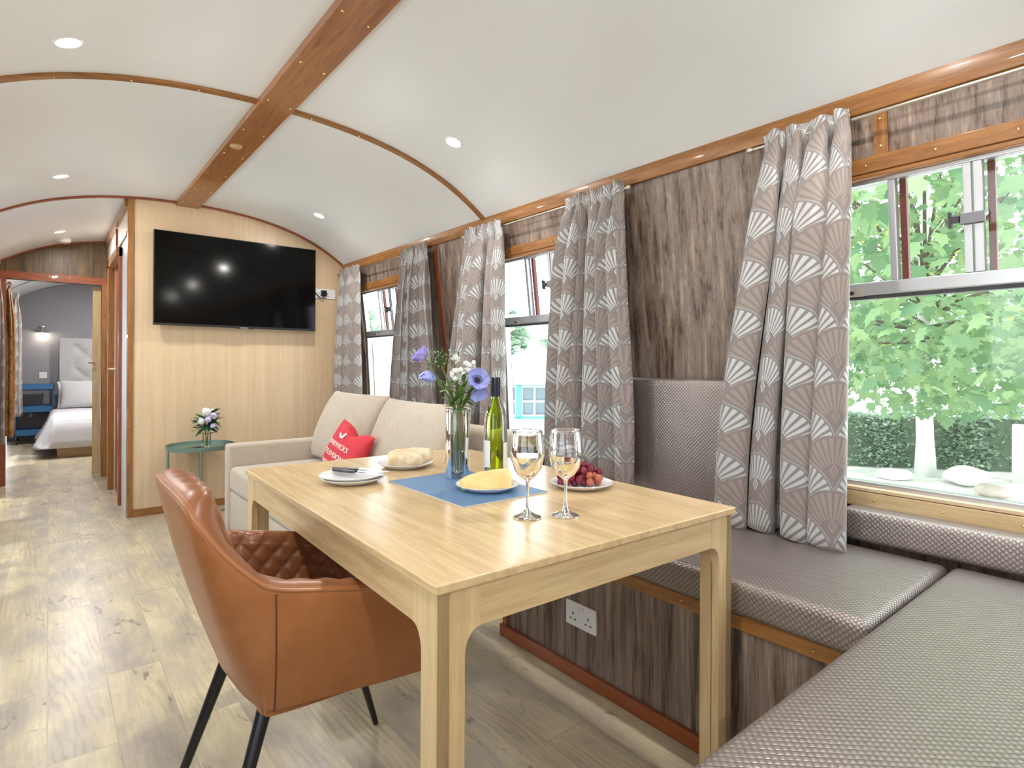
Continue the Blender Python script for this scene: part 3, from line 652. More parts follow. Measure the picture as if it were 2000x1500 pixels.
def chair():
    t = thing('dining_chair', 'tan leather tub chair with quilted lining and black legs at the table', 'chair', (.45, CYC, 0))
    NS = 240; ss = np.linspace(-1, 1, 2*NS+1); outer, lining = [], []
    tops = []
    for s in ss:
        a = abs(s); sg = 1 if s >= 0 else -1
        T = catm(KT, a); B = catm(KB, a); e = .004
        T2 = catm(KT, min(1, a+e)); T1 = catm(KT, max(0, a-e)) if a > e else np.array([KT[0][1], -catm(KT, e)[1], KT[0][3]])
        tg = (T2-T1)[:2]; tg /= np.linalg.norm(tg)+1e-9; nrm = np.array([tg[1], -tg[0]])  # inward (for sg=+1, +y side)
        tops.append((T, B, nrm, sg, a))
    N = np.array([q[2] for q in tops]); N[:, 1] *= np.array([q[3] for q in tops]); Wn = 46
    NP = np.vstack([np.repeat(N[:1], Wn, 0), N, np.repeat(N[-1:], Wn, 0)]); ker = np.hanning(2*Wn+1); ker /= ker.sum()
    N2 = np.stack([np.convolve(NP[:, c], ker, 'valid') for c in (0, 1)], 1); N2 /= np.linalg.norm(N2, axis=1)[:, None]
    tops = [(T, B, np.array([N2[i, 0], N2[i, 1]*sg]), sg, a) for i, (T, B, nr_, sg, a) in enumerate(tops)]
    for (T, B, nrm, sg, a) in tops:
        O = []
        for k in range(19):
            v = k/18; x = B[0]+(T[0]-B[0])*v; y = B[1]+(T[1]-B[1])*v; z = B[2]+(T[2]-B[2])*v
            bl = .012*math.sin(PI*v)*(1 if a < .55 else 1); x -= nrm[0]*bl; y -= nrm[1]*bl
            if k == 0: x += nrm[0]*.02; y += nrm[1]*.02
            O.append((x-.45, sg*(y), z))
        th = .050+.018*math.exp(-(a/.4)**2)
        R = []
        for k in range(1, 9):
            an = PI*k/8; o_ = th/2*(1-math.cos(an)); R.append((T[0]+nrm[0]*o_-.45, sg*(T[1]+nrm[1]*o_), T[2]+.022*math.sin(an)))
        O += R[:2]
        outer.append(O)
        I = R[1:]; n_in = 100
        for k in range(1, n_in+1):
            v = k/n_in; tx, ty, tz = T[0]+nrm[0]*th, T[1]+nrm[1]*th, T[2]; bx, by, bz = B[0]+nrm[0]*.075, B[1]+nrm[1]*.075, .43
            I.append((tx+(bx-tx)*v-.45, sg*(ty+(by-ty)*v), tz+(bz-tz)*v))
        lining.append((I, nrm, sg))
    m = MB(); m.grid(outer)
    nv = len(outer[0])
    for e, rev in ((0, False), (len(outer)-1, True)):
        pts = outer[e]+lining[e][0][2:]; o0 = len(m.v); m.add(pts, [tuple(range(len(pts))) if rev else tuple(range(len(pts)))[::-1]])
    m.build('outer_shell', M_leather, t, smooth=True, world=False)
    # quilt displacement on lining
    G = []; arc = 0; prev = None
    for (I, nrm, sg) in lining:
        p = I[20]
        if prev is not None: arc += math.dist(p[:2], prev[:2])
        prev = p; row = []; L = 0
        for k, q in enumerate(I):
            if k: L += math.dist(q, I[k-1])
            P_ = .054; a1 = math.sin(PI*(arc+L*.85)/P_); a2 = math.sin(PI*(arc-L*.85)/P_); d = .0095*(abs(a1*a2))**.45*min(1, k/9)
            row.append((q[0]+nrm[0]*d, q[1]+sg*nrm[1]*d, q[2]+(d if k < 6 else 0)))
        G.append(row)
    m = MB(); m.grid(G[::-1]); m.build('quilted_lining', M_leatherd, t, smooth='all', world=False)
    for off, nm in ((0, 'piping'),):
        pts = [(T[0]+nrm[0]*.004-.45, sg*(T[1]+nrm[1]*.004), T[2]+.008) for (T, B, nrm, sg, a) in tops][::2]
        MB().tube(pts, .0048, 8).build(nm, M_leather, t, smooth=True, world=False)
    # vertical seams
    for sg in (1, -1):
        ix = NS+sg*int(.66*NS); pts = [(q[0]-lining[ix][1][0]*.0006, q[1]-sg*lining[ix][1][1]*.0006, q[2]) for q in outer[ix][:-2]]
        MB().tube(pts, .0014, 6).build('seam', plain('seam_thread', (.10, .03, .012), .6), t, smooth=True, world=False)
    # seat
    Gs = []
    for i in range(25):
        u = i/24; x = .37+(.735-.37)*u; hw = .165+.02*math.sin(PI*min(1, u*1.1)); row = []
        for j in range(21):
            v = -1+2*j/20; z = .478*(1)-.018*abs(v)**6-.030*max(0, (u-.86)/.14)**2-.02*max(0, (.1-u)/.1)**2+.006*math.cos(v*PI/2)
            row.append((x-.45, v*hw, z))
        Gs.append(row)
    m = MB(); m.grid(Gs); nb = [[(p[0], p[1], .40) for p in r] for r in Gs]; m.grid(nb[::-1])
    m.grid([Gs[-1], nb[-1]][::-1]); m.grid([Gs[0], nb[0]]); m.grid([[r[0] for r in Gs], [r[0] for r in nb]][::-1]); m.grid([[r[-1] for r in Gs], [r[-1] for r in nb]])
    m.build('seat', M_leatherd, t, smooth=True, world=False)
    m = MB(); ring = [(o[0][0], o[0][1]) for o in outer]; ring = [(x*.985, y*.97) for x, y in ring]
    m.prism(ring[::4], 'z', .385, .405); m.build('underside', M_leather, t, world=False)
    for (tx, ty), (fx, fy) in (((.375, -.13), (.215, -.25)), ((.365, .15), (.225, .19)), ((.755, -.15), (.815, -.22)), ((.66, .15), (.795, .215))):
        MB().tube([(tx-.45, ty, .40), (fx-.45, fy, .004)], [.0165, .0085], 16).build('leg', M_blackmetal, t, smooth=True, world=False)
    return t
chair()

# ------------------------------------------------------------------ sofa
t = thing('sofa', 'beige chenille sofa under the far windows', 'sofa', (1.45, 3.25, 0))
SX0, SX1, SY0, SY1 = .90, 1.93, 2.32, 4.12
pad('base', '', '', SX0+.015, SX1, SY0, SY1, .04, .30, r=.02, mat=M_sofa, parent=t, n=(8, 12, 4))
pad('seat_cushion', '', '', SX0+.005, SX1-.2, SY0+.11, SY0+.91, .30, .455, r=.035, mat=M_sofa, parent=t, n=(8, 12, 4), crown=.01)
pad('seat_cushion', '', '', SX0+.005, SX1-.2, SY0+.91, SY1-.11, .30, .455, r=.035, mat=M_sofa, parent=t, n=(8, 12, 4), crown=.01)
pad('arm', '', '', SX0, SX1, SY1-.11, SY1, .04, .595, r=.025, mat=M_sofa, parent=t, n=(10, 4, 8), crown=.0)
pad('arm', '', '', SX0, SX1, SY0, SY0+.11, .04, .595, r=.025, mat=M_sofa, parent=t, n=(10, 4, 8), crown=.0)
pad('back_frame', '', '', SX1-.14, SX1, SY0, SY1, .10, .78, r=.04, mat=M_sofa, parent=t, n=(4, 16, 8), crown=.0)
def pillow(name, w_, h_, th, mat, mw, label=None, cat='cushion', group=None, parent=None, dent=0, n=26, pw=.42):
    GF, GB = [], []; UV = []
    for i in range(n+1):
        f, b = [], []
        for j in range(n+1):
            u = -1+2*i/n; v = -1+2*j/n; u2 = math.sin(u*PI/2); v2 = math.sin(v*PI/2)
            tck = th/2*((1-u2**2)*(1-v2**2))**pw
            pin = 1-.05*(1-abs(v2)**2)*abs(u2)**3; pin2 = 1-.05*(1-abs(u2)**2)*abs(v2)**3
            x = u2*w_/2*pin; y = v2*h_/2*pin2
            if dent: y -= dent*math.exp(-((u2-.1)/.35)**2)*max(0, v2)**2
            wr = .004*math.sin(9*u2+3*v2)*math.sin(7*v2)*(abs(u2*v2)+.2)
            f.append((x, y, tck+wr*(tck > .004))); b.append((x, y, -tck))
        GF.append(f); GB.append(b)
    m = MB(); m.grid(GF); m.grid(GB[::-1])
    o = m.build(name, mat, parent, smooth='all', xf=mw)
    wl = o.modifiers.new('Weld', 'WELD'); wl.merge_threshold = .0003
    if label: tag(o, label, cat, group)
    return o
def basis(xa, ya, loc):
    xa = Vector(xa).normalized(); ya = Vector(ya); ya = (ya-xa*ya.dot(xa)).normalized(); za = xa.cross(ya)
    m = Matrix((xa, ya, za)).transposed().to_4x4(); m.translation = loc; return m
# cushions face -X : local x -> -Y, local y -> up(lean back), z -> -X
pillow('back_cushion', .84, .50, .24, M_sofa, basis((.0, -1, 0), (.42, 0, 1), (1.565, 3.68, .69)), 'large beige back cushion at the television end of the sofa', group='loose sofa back cushions', pw=.36)
pillow('back_cushion', .86, .48, .24, M_sofa, basis((.0, -1, 0), (.40, 0, 1), (1.575, 2.83, .685)), 'large beige back cushion behind the vase end of the sofa', group='loose sofa back cushions', pw=.36)
rb = basis((.12, -1, -.25), (.42, -.12, 1), (1.34, 3.17, .60))
rp = pillow('red_cushion', .34, .33, .15, M_redf, rb, 'small red cushion with white lettering leaning on the sofa cushions', dent=.05)
OFF[rp.name] = Vector((0, 0, 0))
for s_, yy, sz in (('WARWICKS', .03, .05), ('TELEVISION', -.03, .05), ('INSTALLED', -.09, .05)):
    o = text(s_, sz*.8, M_whitefl, rp, rb @ Matrix.Translation((-.02, yy, 0)), ext=.0006)
    for v_ in o.data.vertices:
        u2 = max(-1, min(1, (v_.co.x-.02)/.17)); v2 = max(-1, min(1, (v_.co.y+yy)/.165)); v_.co.z += .075*((1-u2*u2)*(1-v2*v2))**.42+.0012
m = MB()
for pts in (((-.09, .125), (-.062, .09), (-.055, .10), (-.075, .128)), ((-.055, .09), (-.02, .14), (-.035, .142), (-.065, .10)), ((-.058, .086), (-.025, .095), (-.03, .085), (-.055, .078))):
    m.prism([(a+.03, b-.03) for a, b in pts], 'z', .062, .066)
m.build('bird_emblem', M_whitefl, rp, xf=rb)

# ------------------------------------------------------------------ side table
SXc, SYc, SZ = .872, 4.715, .50
t = thing('side_table', 'round sage green metal tray table beside the sofa', 'side table', (SXc, SYc, 0))
MB().lathe([(0, SZ), (.205, SZ), (.218, SZ+.004), (.222, SZ+.026), (.226, SZ+.027), (.226, SZ+.022), (.221, SZ-.006), (.205, SZ-.008), (0, SZ-.008)], 56, (SXc, SYc, 0)).build('tray_top', M_green, t, smooth=True)
for k, a in enumerate((190, 260, 350, 80)):
    a = math.radians(a); ca, sa = math.cos(a), math.sin(a)
    MB().tube([(SXc+.218*ca, SYc+.218*sa, 0.0), (SXc+.218*ca, SYc+.218*sa, SZ+.008)], .0085, 12).build('leg', M_green, t, smooth=True)
for a in (190, 260):
    a = math.radians(a); MB().tube([(SXc+.212*math.cos(a), SYc+.212*math.sin(a), .012), (SXc-.212*math.cos(a), SYc-.212*math.sin(a), .012)], .006, 8).build('cross_bar', M_green, t, smooth=True)
def leafshape(mb, base, d, L, wd, up=Vector((0, 0, 1)), curl=.15):
    d = Vector(d).normalized(); s = d.cross(up); s = s.normalized() if s.length > .01 else Vector((1, 0, 0)); n = s.cross(d)
    base = Vector(base); P = []
    for k in range(6):
        v = k/5; wv = wd*math.sin(PI*(v*.92+.06))**.8*(1 if k < 5 else .0); c = base+d*L*v-n*curl*L*v*v
        P.append([tuple(c-s*wv/2), tuple(c+n*wv*-.12), tuple(c+s*wv/2)])
    mb.grid(P)
t = thing('small_vase', 'small glass tumbler vase on the green side table', 'vase', (.905, 4.68, SZ+.0005))
MB().lathe([(0, .0), (.030, 0), (.033, .11), (.031, .11), (.028, .008), (0, .008)], 28, (.905, 4.68, SZ+.001)).build('glass', M_glass, t, smooth=True)
bq = thing('flower_bouquet', 'small white and lilac artificial bouquet in the tumbler on the side table', 'flowers', (.905, 4.68, SZ+.01))
rnd = random.Random(3)
m = MB()
for k in range(4): m.tube([(.905+rnd.uniform(-.01, .01), 4.68+rnd.uniform(-.01, .01), SZ+.012), (.905+rnd.uniform(-.02, .02), 4.68+rnd.uniform(-.02, .02), SZ+.2)], .003, 6)
m.build('stems', M_stem, bq, smooth=True)
m = MB()
for k in range(60):
    a = rnd.uniform(0, 2*PI); e = rnd.uniform(-.5, .9); d = Vector((math.cos(a), math.sin(a), e)); leafshape(m, Vector((.905, 4.68, SZ+.17+rnd.uniform(-.03, .07)))+d*.02, d, rnd.uniform(.06, .11), rnd.uniform(.03, .045))
for k in range(5):
    a = rnd.uniform(0, 2*PI); leafshape(m, (.905, 4.68, SZ+.10), (math.cos(a), math.sin(a), .3), .07, .02)
m.build('leaves', M_leafd, bq, smooth='all')
def blossom(mb, c, r, n=40, rnd=rnd, pr=.35):
    for k in range(n):
        d = Vector((rnd.gauss(0, 1), rnd.gauss(0, 1), rnd.gauss(0, 1))).normalized(); p = Vector(c)+d*r*rnd.uniform(.75, 1)
        q = d.to_track_quat('Z', 'Y').to_matrix()
        vs = [p+q @ Vector((r*pr*math.cos(2*PI*i/6+k), r*pr*math.sin(2*PI*i/6+k), -.1*r)) for i in range(6)]+[p]
        mb.add(vs, [(i, (i+1) % 6, 6) for i in range(6)])
    mb.sphere(c, r*.78, 12, 8)
for c, r, mt in (((.90, 4.65, SZ+.265), .038, M_whitefl), ((.862, 4.64, SZ+.20), .032, M_whitefl), ((.94, 4.62, SZ+.235), .030, M_lilac), ((.90, 4.60, SZ+.215), .026, M_lilac), ((.945, 4.72, SZ+.255), .03, M_whitefl), ((.93, 4.60, SZ+.165), .022, M_lilac)):
    m = MB(); blossom(m, c, r); m.build('blossom', mt, bq, smooth='all')
t = MB().box(-.022, .022, -.075, .075, 0, .014).build('remote_control', M_black, None, bevel=.004, xf=Matrix.Translation((.80, 4.63, SZ+.001)) @ Matrix.Rotation(-.9, 4, 'Z'))
tag(t, 'black remote control on the green side table', 'remote')

# ------------------------------------------------------------------ tableware
TZ = TH+.0004
PLATE = [(0, .004), (.062, .004), (.072, .006), (.096, .016), (.1, .0185), (.101, .0175), (.097, .0145), (.074, .002), (.066, 0), (0, 0)]
def plate(x, y, z, label, s=1.0, extra=None):
    o = MB().lathe([(r*s, h*s) for r, h in PLATE], 64).build('dinner_plate', M_china, None, smooth=True); o.location = (x, y, z); return tag(o, label, 'plate', 'white china plates')
# blue mats
for i, (y0, y1, l) in enumerate(((1.437, 1.64, 'blue placemat under the vase and bottle'), (1.222, 1.431, 'blue placemat under the cheese plate'))):
    t = thing('placemat', l, 'placemat', (.98, (y0+y1)/2, TZ), group='blue placemats')
    MB().box(-.148, .148, y0-(y0+y1)/2, y1-(y0+y1)/2, 0, .0028).build('board', M_cork, t, world=False); MB().box(-.1475, .1475, y0-(y0+y1)/2+.0005, y1-(y0+y1)/2-.0005, .0028, .0036).build('blue_surface', M_bluemat, t, world=False)
MZ = TZ+.004
plate(.745, 1.71, TZ, 'lower plate of the stacked pair at the left of the table', .98)
plate(.742, 1.712, TZ+.008, 'upper plate of the stacked pair, with black-handled knives on it', .98)
plate(1.005, 1.85, TZ, 'white plate holding the bread'); plate(1.008, 1.355, MZ, 'white plate holding the cheese on the blue mat', .93); plate(1.262, 1.218, TZ, 'white plate holding the red grapes', .95)
def knife(x, y, z, a, label):
    t = thing('table_knife', label, 'knife', (x, y, z), a, group='black-handled knives')
    m = MB(); G = []
    for k in range(9):
        v = k/8; w_ = .0085*(.75+.35*math.sin(PI*v*.9)); G.append([(-.09+.09*v, w_*math.cos(q), .006+.005*math.sin(q)) for q in np.linspace(0, 2*PI, 9)[:-1]])
    m.grid(G, closed_v=True); m.f.append(tuple(range(8))); m.f.append(tuple(64+i for i in range(8))[::-1]); m.build('handle', M_black, t, smooth=True, world=False)
    m = MB(); top_ = [(0, -.006), (.08, -.007), (.11, -.004), (.118, .003), (.0, .006)]; m.prism(top_, 'z', .005, .0062); m.build('blade', M_chrome, t, world=False)
knife(.775, 1.745, TZ+.023, -.98, 'black-handled knife lying farther back on the stacked plates'); knife(.755, 1.715, TZ+.0225, -1.12, 'black-handled knife lying in front on the stacked plates')
def loaf(name, mat, c, size, rz, label, cat, seed, sq=2.6):
    rnd = random.Random(seed); m = MB(); n, k = 40, 24; ph = [rnd.uniform(0, 6) for _ in range(6)]; G = []
    for i in range(k+1):
        th = PI*i/k; row = []
        for j in range(n):
            p = 2*PI*j/n
            def se(v, e): return math.copysign(abs(v)**e, v)
            e = 2/sq
            x = se(math.sin(th), e)*se(math.cos(p), e); y = se(math.sin(th), e)*se(math.sin(p), e); z = se(math.cos(th), e)
            b = 1+.06*math.sin(3*x+ph[0]+2*y)+.05*math.sin(5*y+ph[1]+3*z)+.03*math.sin(9*x+ph[2])
            row.append((x*size[0]*b, y*size[1]*b, max(-size[2]*.92, z*size[2]*b)))
        G.append(row)
    m.grid(G, closed_v=True)
    o = m.build(name, mat, None, smooth='all'); o.location = (c[0], c[1], c[2]+size[2]*.92); o.rotation_euler = (0, 0, rz); return tag(o, label, cat)
loaf('bread_roll', M_bread, (.985, 1.815, TZ+.0045), (.062, .030, .027), .25-.6, 'floury white bread roll at the front of its plate', 'bread', 1)
loaf('bread_roll', M_bread, (1.035, 1.87, TZ+.0045), (.080, .028, .030), .2-.6, 'long floury bread roll at the back of its plate', 'bread', 2)
# cheese wedge
m = MB(); cb_ = Matrix.Translation((1.005, 1.36, MZ+.0045)) @ Matrix.Rotation(-.35, 4, 'Z')
G = []
rnd = random.Random(5)
for i in range(13):
    u = i/12; x = -.075+.145*u; hw = .020+.014*min(1, u*2.0); h = .026+.022*min(1, u*2.2)+.002*math.sin(u*9); tl = -.006+.01*u; row = []
    for a, b in ((-1, 0), (-1.02, .35), (-.97, .7), (-.8, .95), (-.3, 1.02), (.3, 1.0), (.8, .93), (.98, .65), (1.0, .3), (1, 0)): row.append((x+rnd.uniform(-.0022, .0022), a*hw+tl+rnd.uniform(-.001, .001), b*h+rnd.uniform(-.0008, .0008)*(b > 0)))
    G.append(row)
m.grid(G, closed_v=True); m.f.append(tuple(range(10))); m.f.append(tuple(120+i for i in range(10))[::-1])
o = m.build('cheese_wedge', M_cheese, None, smooth=True, xf=cb_, bevel=0); tag(o, 'yellow wedge of cheese on its plate on the blue mat', 'cheese')
# grapes
gb = thing('grape_bunch', 'bunch of red grapes on the white plate right of the glasses', 'grapes', (1.26, 1.22, TZ+.004))
rnd = random.Random(12); placed = []
g0 = MB().sphere((0, 0, 0), .0115, 16, 12, (1, 1, 1.08)); gm = {}
for k in range(900):
    if len(placed) >= 44: break
    u = rnd.uniform(-1, 1); v = rnd.uniform(-1, 1)
    x = .062*u; y = .034*v; hmax = .052*(1-abs(u*.75)**2)*(1-(v*.8)**2)+.002
    z = rnd.uniform(0, hmax)+.0125
    p = Vector((x, y, z))
    if all((p-q).length > .0185 for q in placed): placed.append(p)
ax = Matrix.Rotation(-YAW, 4, 'Z')
first = {}
for i, p in enumerate(placed):
    pk = p.x > .022 and p.z < .04; key = 'b' if pk else 'a'
    q = ax @ p
    if key not in first:
        m_ = MB().sphere((0, 0, 0), .0118, 16, 12, (1, 1, 1.08)); o = m_.build('grape', M_grape2 if pk else M_grape, gb, smooth='all', world=False); first[key] = o
    else: o = first[key].copy(); COL.objects.link(o)
    o.location = q
q0 = ax @ Vector((0, 0, .03)); q1 = ax @ Vector((-.03, .0, .055))
MB().tube([tuple(q0), tuple(q1)], .002, 6).build('stalk', M_stem, gb, smooth=True, world=False)
# wine glasses
def wineglass(x, y, label):
    t = thing('wine_glass', label, 'wine glass', (x, y, TZ), group='wine glasses on the table')
    bowl = [(.0055, .088), (.012, .094), (.024, .104), (.034, .120), (.0405, .142), (.0420, .156), (.0405, .178), (.0368, .204), (.0352, .212)]
    inn = [(r-.0011, z) for r, z in bowl[::-1]][:-2]+[(.011, .0965), (0, .0945)]
    prof = [(0, 0), (.0335, 0), (.0345, .0015), (.033, .003), (.020, .0075), (.010, .014), (.0052, .024), (.0040, .040), (.0040, .070), (.0050, .082)]+bowl+inn
    MB().lathe(prof, 48).build('glass', M_glass, t, smooth='all', world=False)
    wl = [(0, .0948), (.0108, .0968), (.0228, .1052), (.0328, .1212), (.0392, .1425), (.0402, .150), (0, .150)]
    MB().lathe(wl, 48).build('wine', M_wine, t, smooth=True, world=False)
wineglass(.903, 1.052, 'left-hand wine glass, half full of white wine, below the bottle'); wineglass(.987, 1.006, 'right-hand wine glass, half full of white wine, in front of the grapes')
# bottle
bx, by = 1.136, 1.485
t = thing('wine_bottle', 'green glass white wine bottle with navy cap', 'bottle', (bx, by, MZ))
bo = [(0, .006), (.020, .004), (.034, 0), (.0375, .004), (.0382, .03), (.0382, .175), (.0365, .195), (.030, .222), (.0205, .245), (.0150, .262), (.0138, .30), (.0142, .322)]
bi = [(.0118, .322), (.0115, .30), (.0125, .262), (.018, .245), (.0275, .221), (.0338, .194), (.0352, .175), (.0352, .03), (.033, .010), (.015, .012), (0, .014)]
MB().lathe(bo+bi, 48).build('bottle_glass', M_bottle, t, smooth='all', world=False)
MB().lathe([(0, .0150), (.014, .013), (.0325, .0115), (.0346, .03), (.0346, .094), (0, .094)], 40).build('wine', M_wine, t, smooth=True, world=False)
MB().lathe([(.0148, .262), (.0152, .265), (.0150, .295), (.0156, .298), (.0156, .324), (.012, .3262), (0, .3262)], 36).build('cap', M_navy, t, smooth=True, world=False)
def arclabel(a0, a1, z0, z1, r, name, mat):
    m = MB(); G = [[(r*math.cos(a), r*math.sin(a), z0), (r*math.cos(a), r*math.sin(a), z1)] for a in np.linspace(a0, a1, 24)]; G2 = [[((r+.0003)/r*p[0], (r+.0003)/r*p[1], p[2]) for p in g] for g in G]
    m.grid(G); m.grid(G2); return m.build(name, mat, t, smooth=True, world=False)
back = math.atan2(-by, -bx)   # direction to the camera
arclabel(back-2.5, back-.45, .036, .122, .0386, 'front_label', M_label); arclabel(back+.72, back+1.9, .020, .115, .0386, 'back_label', M_label)
# vase with flowers
vx, vy = 1.035, 1.555
t = thing('glass_vase', 'tall clear glass vase holding the blue flowers', 'vase', (vx, vy, MZ))
MB().lathe([(0, 0), (.037, 0), (.039, .002), (.0405, .222), (.0395, .224), (.0375, .222), (.036, .016), (0, .013)], 48).build('glass', M_glass, t, smooth='all', world=False)
MB().lathe([(0, .0135), (.0352, .0165), (.0362, .090), (0, .090)], 40).build('water', M_water, t, smooth=True, world=False)
SR = Vector((math.cos(YAW), -math.sin(YAW), 0)); SF = Vector((math.sin(YAW), math.cos(YAW), 0)); VB = Vector((vx, vy, MZ))
def vp(a, b, f=0): return VB+SR*a+SF*f+Vector((0, 0, b))
def stem(parent, tip, foot, r=.0024, mid=.05):
    f = vp(*foot); e = vp(*tip); m_ = vp(foot[0]*-.1, .20, foot[2]*.3 if len(foot) > 2 else 0)
    pts = [f.lerp(m_, k/4) for k in range(5)]+[m_.lerp(e, k/5)+Vector((0, 0, .012*math.sin(PI*k/5))) for k in range(1, 6)]
    return MB().tube(pts, r, 8).build('stem', M_stem, parent, smooth=True)
def petal(mb, c, d, up, L, wd, cup):
    d = Vector(d).normalized(); up = Vector(up).normalized(); s = d.cross(up).normalized(); G = []
    for k in range(8):
        v = k/7; wv = wd*(math.sin(PI*min(1, v*.80+.10)))**.6*(1 if v < .95 else .55)
        row = []
        for j in range(7):
            q = -1+j/3; row.append(tuple(Vector(c)+d*(L*v*math.cos(cup*v*.6))+up*(L*v*math.sin(cup*v)*.75+.2*wv*q*q)+s*wv/2*q+up*.002*math.sin(5*q+6*v)))
        G.append(row)
    mb.grid(G)
def anemone(tip, foot, face, L, n, cup, mat, label, name='anemone', centre=True, sel=None):
    t = thing(name, label, 'flower', tuple(vp(*tip)), group='blue anemones'); stem(t, tip, foot)
    face = (SR*face[0]+Vector((0, 0, face[1]))-SF*face[2]).normalized(); q = face.to_track_quat('Z', 'Y').to_matrix()
    for k in range(n):
        a = 2*PI*k/n+.3; d = q @ Vector((math.cos(a), math.sin(a), 0)); m = MB(); petal(m, vp(*tip)+face*.001*(k % 2)*2, d, face, L, L*1.15, cup); m.build('petal', mat, t, smooth='all')
    if centre:
        c = vp(*tip)+face*.006; m = MB().sphere(tuple(c), .008, 14, 10)
        m.build('centre', M_dark, t, smooth=True); m = MB()
        for k in range(26):
            a = 2*PI*k/26; d = q @ Vector((math.cos(a), math.sin(a), .5)); e = c+d*.0145; m.tube([tuple(c), tuple(e)], .0005, 5); m.sphere(tuple(e), .0014, 6, 4)
        m.build('stamens', M_dark, t)
    return t
anemone((.062, .315, -.02), (-.02, .02, 0), (.35, .35, .9), .040, 7, .75, M_petal, 'large open blue anemone with dark centre, right side of the vase')
anemone((-.108, .385, .0), (.02, .02, 0), (-.8, .75, .35), .040, 6, 1.25, M_petalp, 'lilac-blue anemone at the upper left of the vase, seen from behind', centre=False)
anemone((-.095, .345, .0), (.015, .02, .01), (-.15, -1, .2), .038, 6, 1.35, M_petal, 'drooping blue anemone at the lower left of the vase', centre=False)
anemone((.066, .285, -.005), (-.01, .02, -.01), (.2, -.55, .6), .036, 5, 1.0, M_petal, 'small blue anemone hanging just below the open one', centre=False)
for (a, b, f, r, l) in ((.0, .335, -.02, .026, 'white blossom cluster low in the middle of the vase'), (.038, .358, .0, .027, 'white blossom cluster at the top of the vase'), (-.012, .385, .02, .018, 'small white blossom at the back of the vase')):
    t = thing('white_blossom', l, 'flower', tuple(vp(a, b, f)), group='white blossoms in the vase'); stem(t, (a, b-.02, f), (-a*.3, .02, .01)); m = MB()
    rnd = random.Random(int(r*1e4))
    for k in range(16):
        d = Vector((rnd.gauss(0, 1), rnd.gauss(0, 1), rnd.gauss(0, .8))).normalized(); blossom(m, vp(a, b, f)+d*r*.7, r*.36, 9, rnd, .6)
    m.build('florets', M_whitefl, t, smooth='all')
rnd = random.Random(31)
for i, (a, b, f, ln, l) in enumerate(((-.055, .375, .01, 44, 'feathery green sprig at the upper left of the vase'), (-.04, .31, -.02, 18, 'broad green leafy stem at the left of the vase'), (.02, .31, -.03, 24, 'green leafy stem in the middle of the vase'), (.05, .29, .02, 20, 'green leafy stem at the right of the vase'))):
    t = thing('green_sprig', l, 'foliage', tuple(vp(a, b, f)), group='greenery in the vase'); stem(t, (a, b-.01, f), (-a*.5, .02, .0), .003)
    m = MB()
    for k in range(ln*(3 if i == 0 else 1)):
        v = rnd.uniform(.25, 1.0); p = vp(a*v, .20+(b-.20)*v, f*v); d = SR*rnd.gauss(0, 1)+SF*rnd.gauss(0, .8)+Vector((0, 0, rnd.uniform(-.1, 1)))
        if i == 0: p = vp(a+rnd.gauss(0, .022), b+rnd.gauss(0, .018), f+rnd.gauss(0, .015)); leafshape(m, p, d, .02, .006)
        else: leafshape(m, p, d, rnd.uniform(.035, .06), rnd.uniform(.012, .022), curl=.3)
    m.build('leaves', M_leaf, t, smooth='all')

# ------------------------------------------------------------------ bedroom
t = thing('bed', 'bed with quilted grey cover seen through the doorway', 'bed', (.8, 9.6, 0))
MB().box(.08, 1.45, 8.62, 10.53, .0, .20).build('bed_base', M_oakX, t, bevel=.004)
pad('mattress', '', '',   .06, 1.47, 8.60, 10.55, .20, .46, r=.04, mat=M_linen, parent=t, n=(8, 10, 4))
G = []
for i in range(31):
    y = 8.5+(9.95-8.5)*i/30; row = []
    for j in range(40):
        q = j/39
        if q < .30:
            v = 1-q/.30; x = .04-.15*v**1.2*(1-.15*math.sin(i*.9))-.012*math.sin(i*1.1+3*v); z = .475-.36*v
        else: x = .04+(1.45-.04)*(q-.30)/.70; z = .475+.01*math.sin(i*.7+q*15)*.3
        ye = y
        if i < 4: ye = 8.5+.02*i-(.0); z = z if q < .3 and z < .15 else (z-.36*(1-i/4)*(1 if z > .15 else 0)); z = max(.12, z)
        row.append((x, ye if i < 4 else y, z))
    G.append(row)
m = MB(); m.grid(G); o = m.build('coverlet', M_bed, t, smooth='all'); o.modifiers.new('Solidify', 'SOLIDIFY').thickness = .012
for yy, zz, xx, l in ((10.42, .66, .42, 'white pillow standing against the grey headboard'), (10.20, .68, .45, 'grey-white cushion in front of the pillow on the bed')):
    pillow('pillow', .66, .40, .16, M_linen if yy > 10.3 else M_velvet, basis((1, 0, 0), (0, .35, 1), (xx, yy-.06, zz)), l, 'pillow')
hb = thing('headboard', 'tall grey velvet buttoned headboard behind the pillows', 'headboard', (.85, 10.62, 0))
G = []
for i in range(61):
    row = []
    for j in range(51):
        x = .12+1.4*i/60; z = .15+1.33*j/50; ix = (x-.28)/.16; iz = (z-.1)/.16
        d = .045*abs(math.sin(PI*(ix+iz)/2)*math.sin(PI*(ix-iz)/2))**.5 if (x > .26 and z < 1.38) else .045
        row.append((x, 10.62-d-.02, z))
    G.append(row)
m = MB(); m.grid(G[::-1]); m.build('tufted_panel', M_velvet, hb, smooth='all'); MB().box(.118, 1.522, 10.605, 10.695, .0, 1.482).build('board', M_velvet, hb)
for i in range(4):
    for k in range(4):
        xx = .28+.16*(2*i+(k % 2)); zz = .82+.16*k
        if xx < 1.45 and zz < 1.36: MB().sphere((xx, 10.590, zz), .014, 10, 8).build('button', M_velvet, hb, smooth=True)
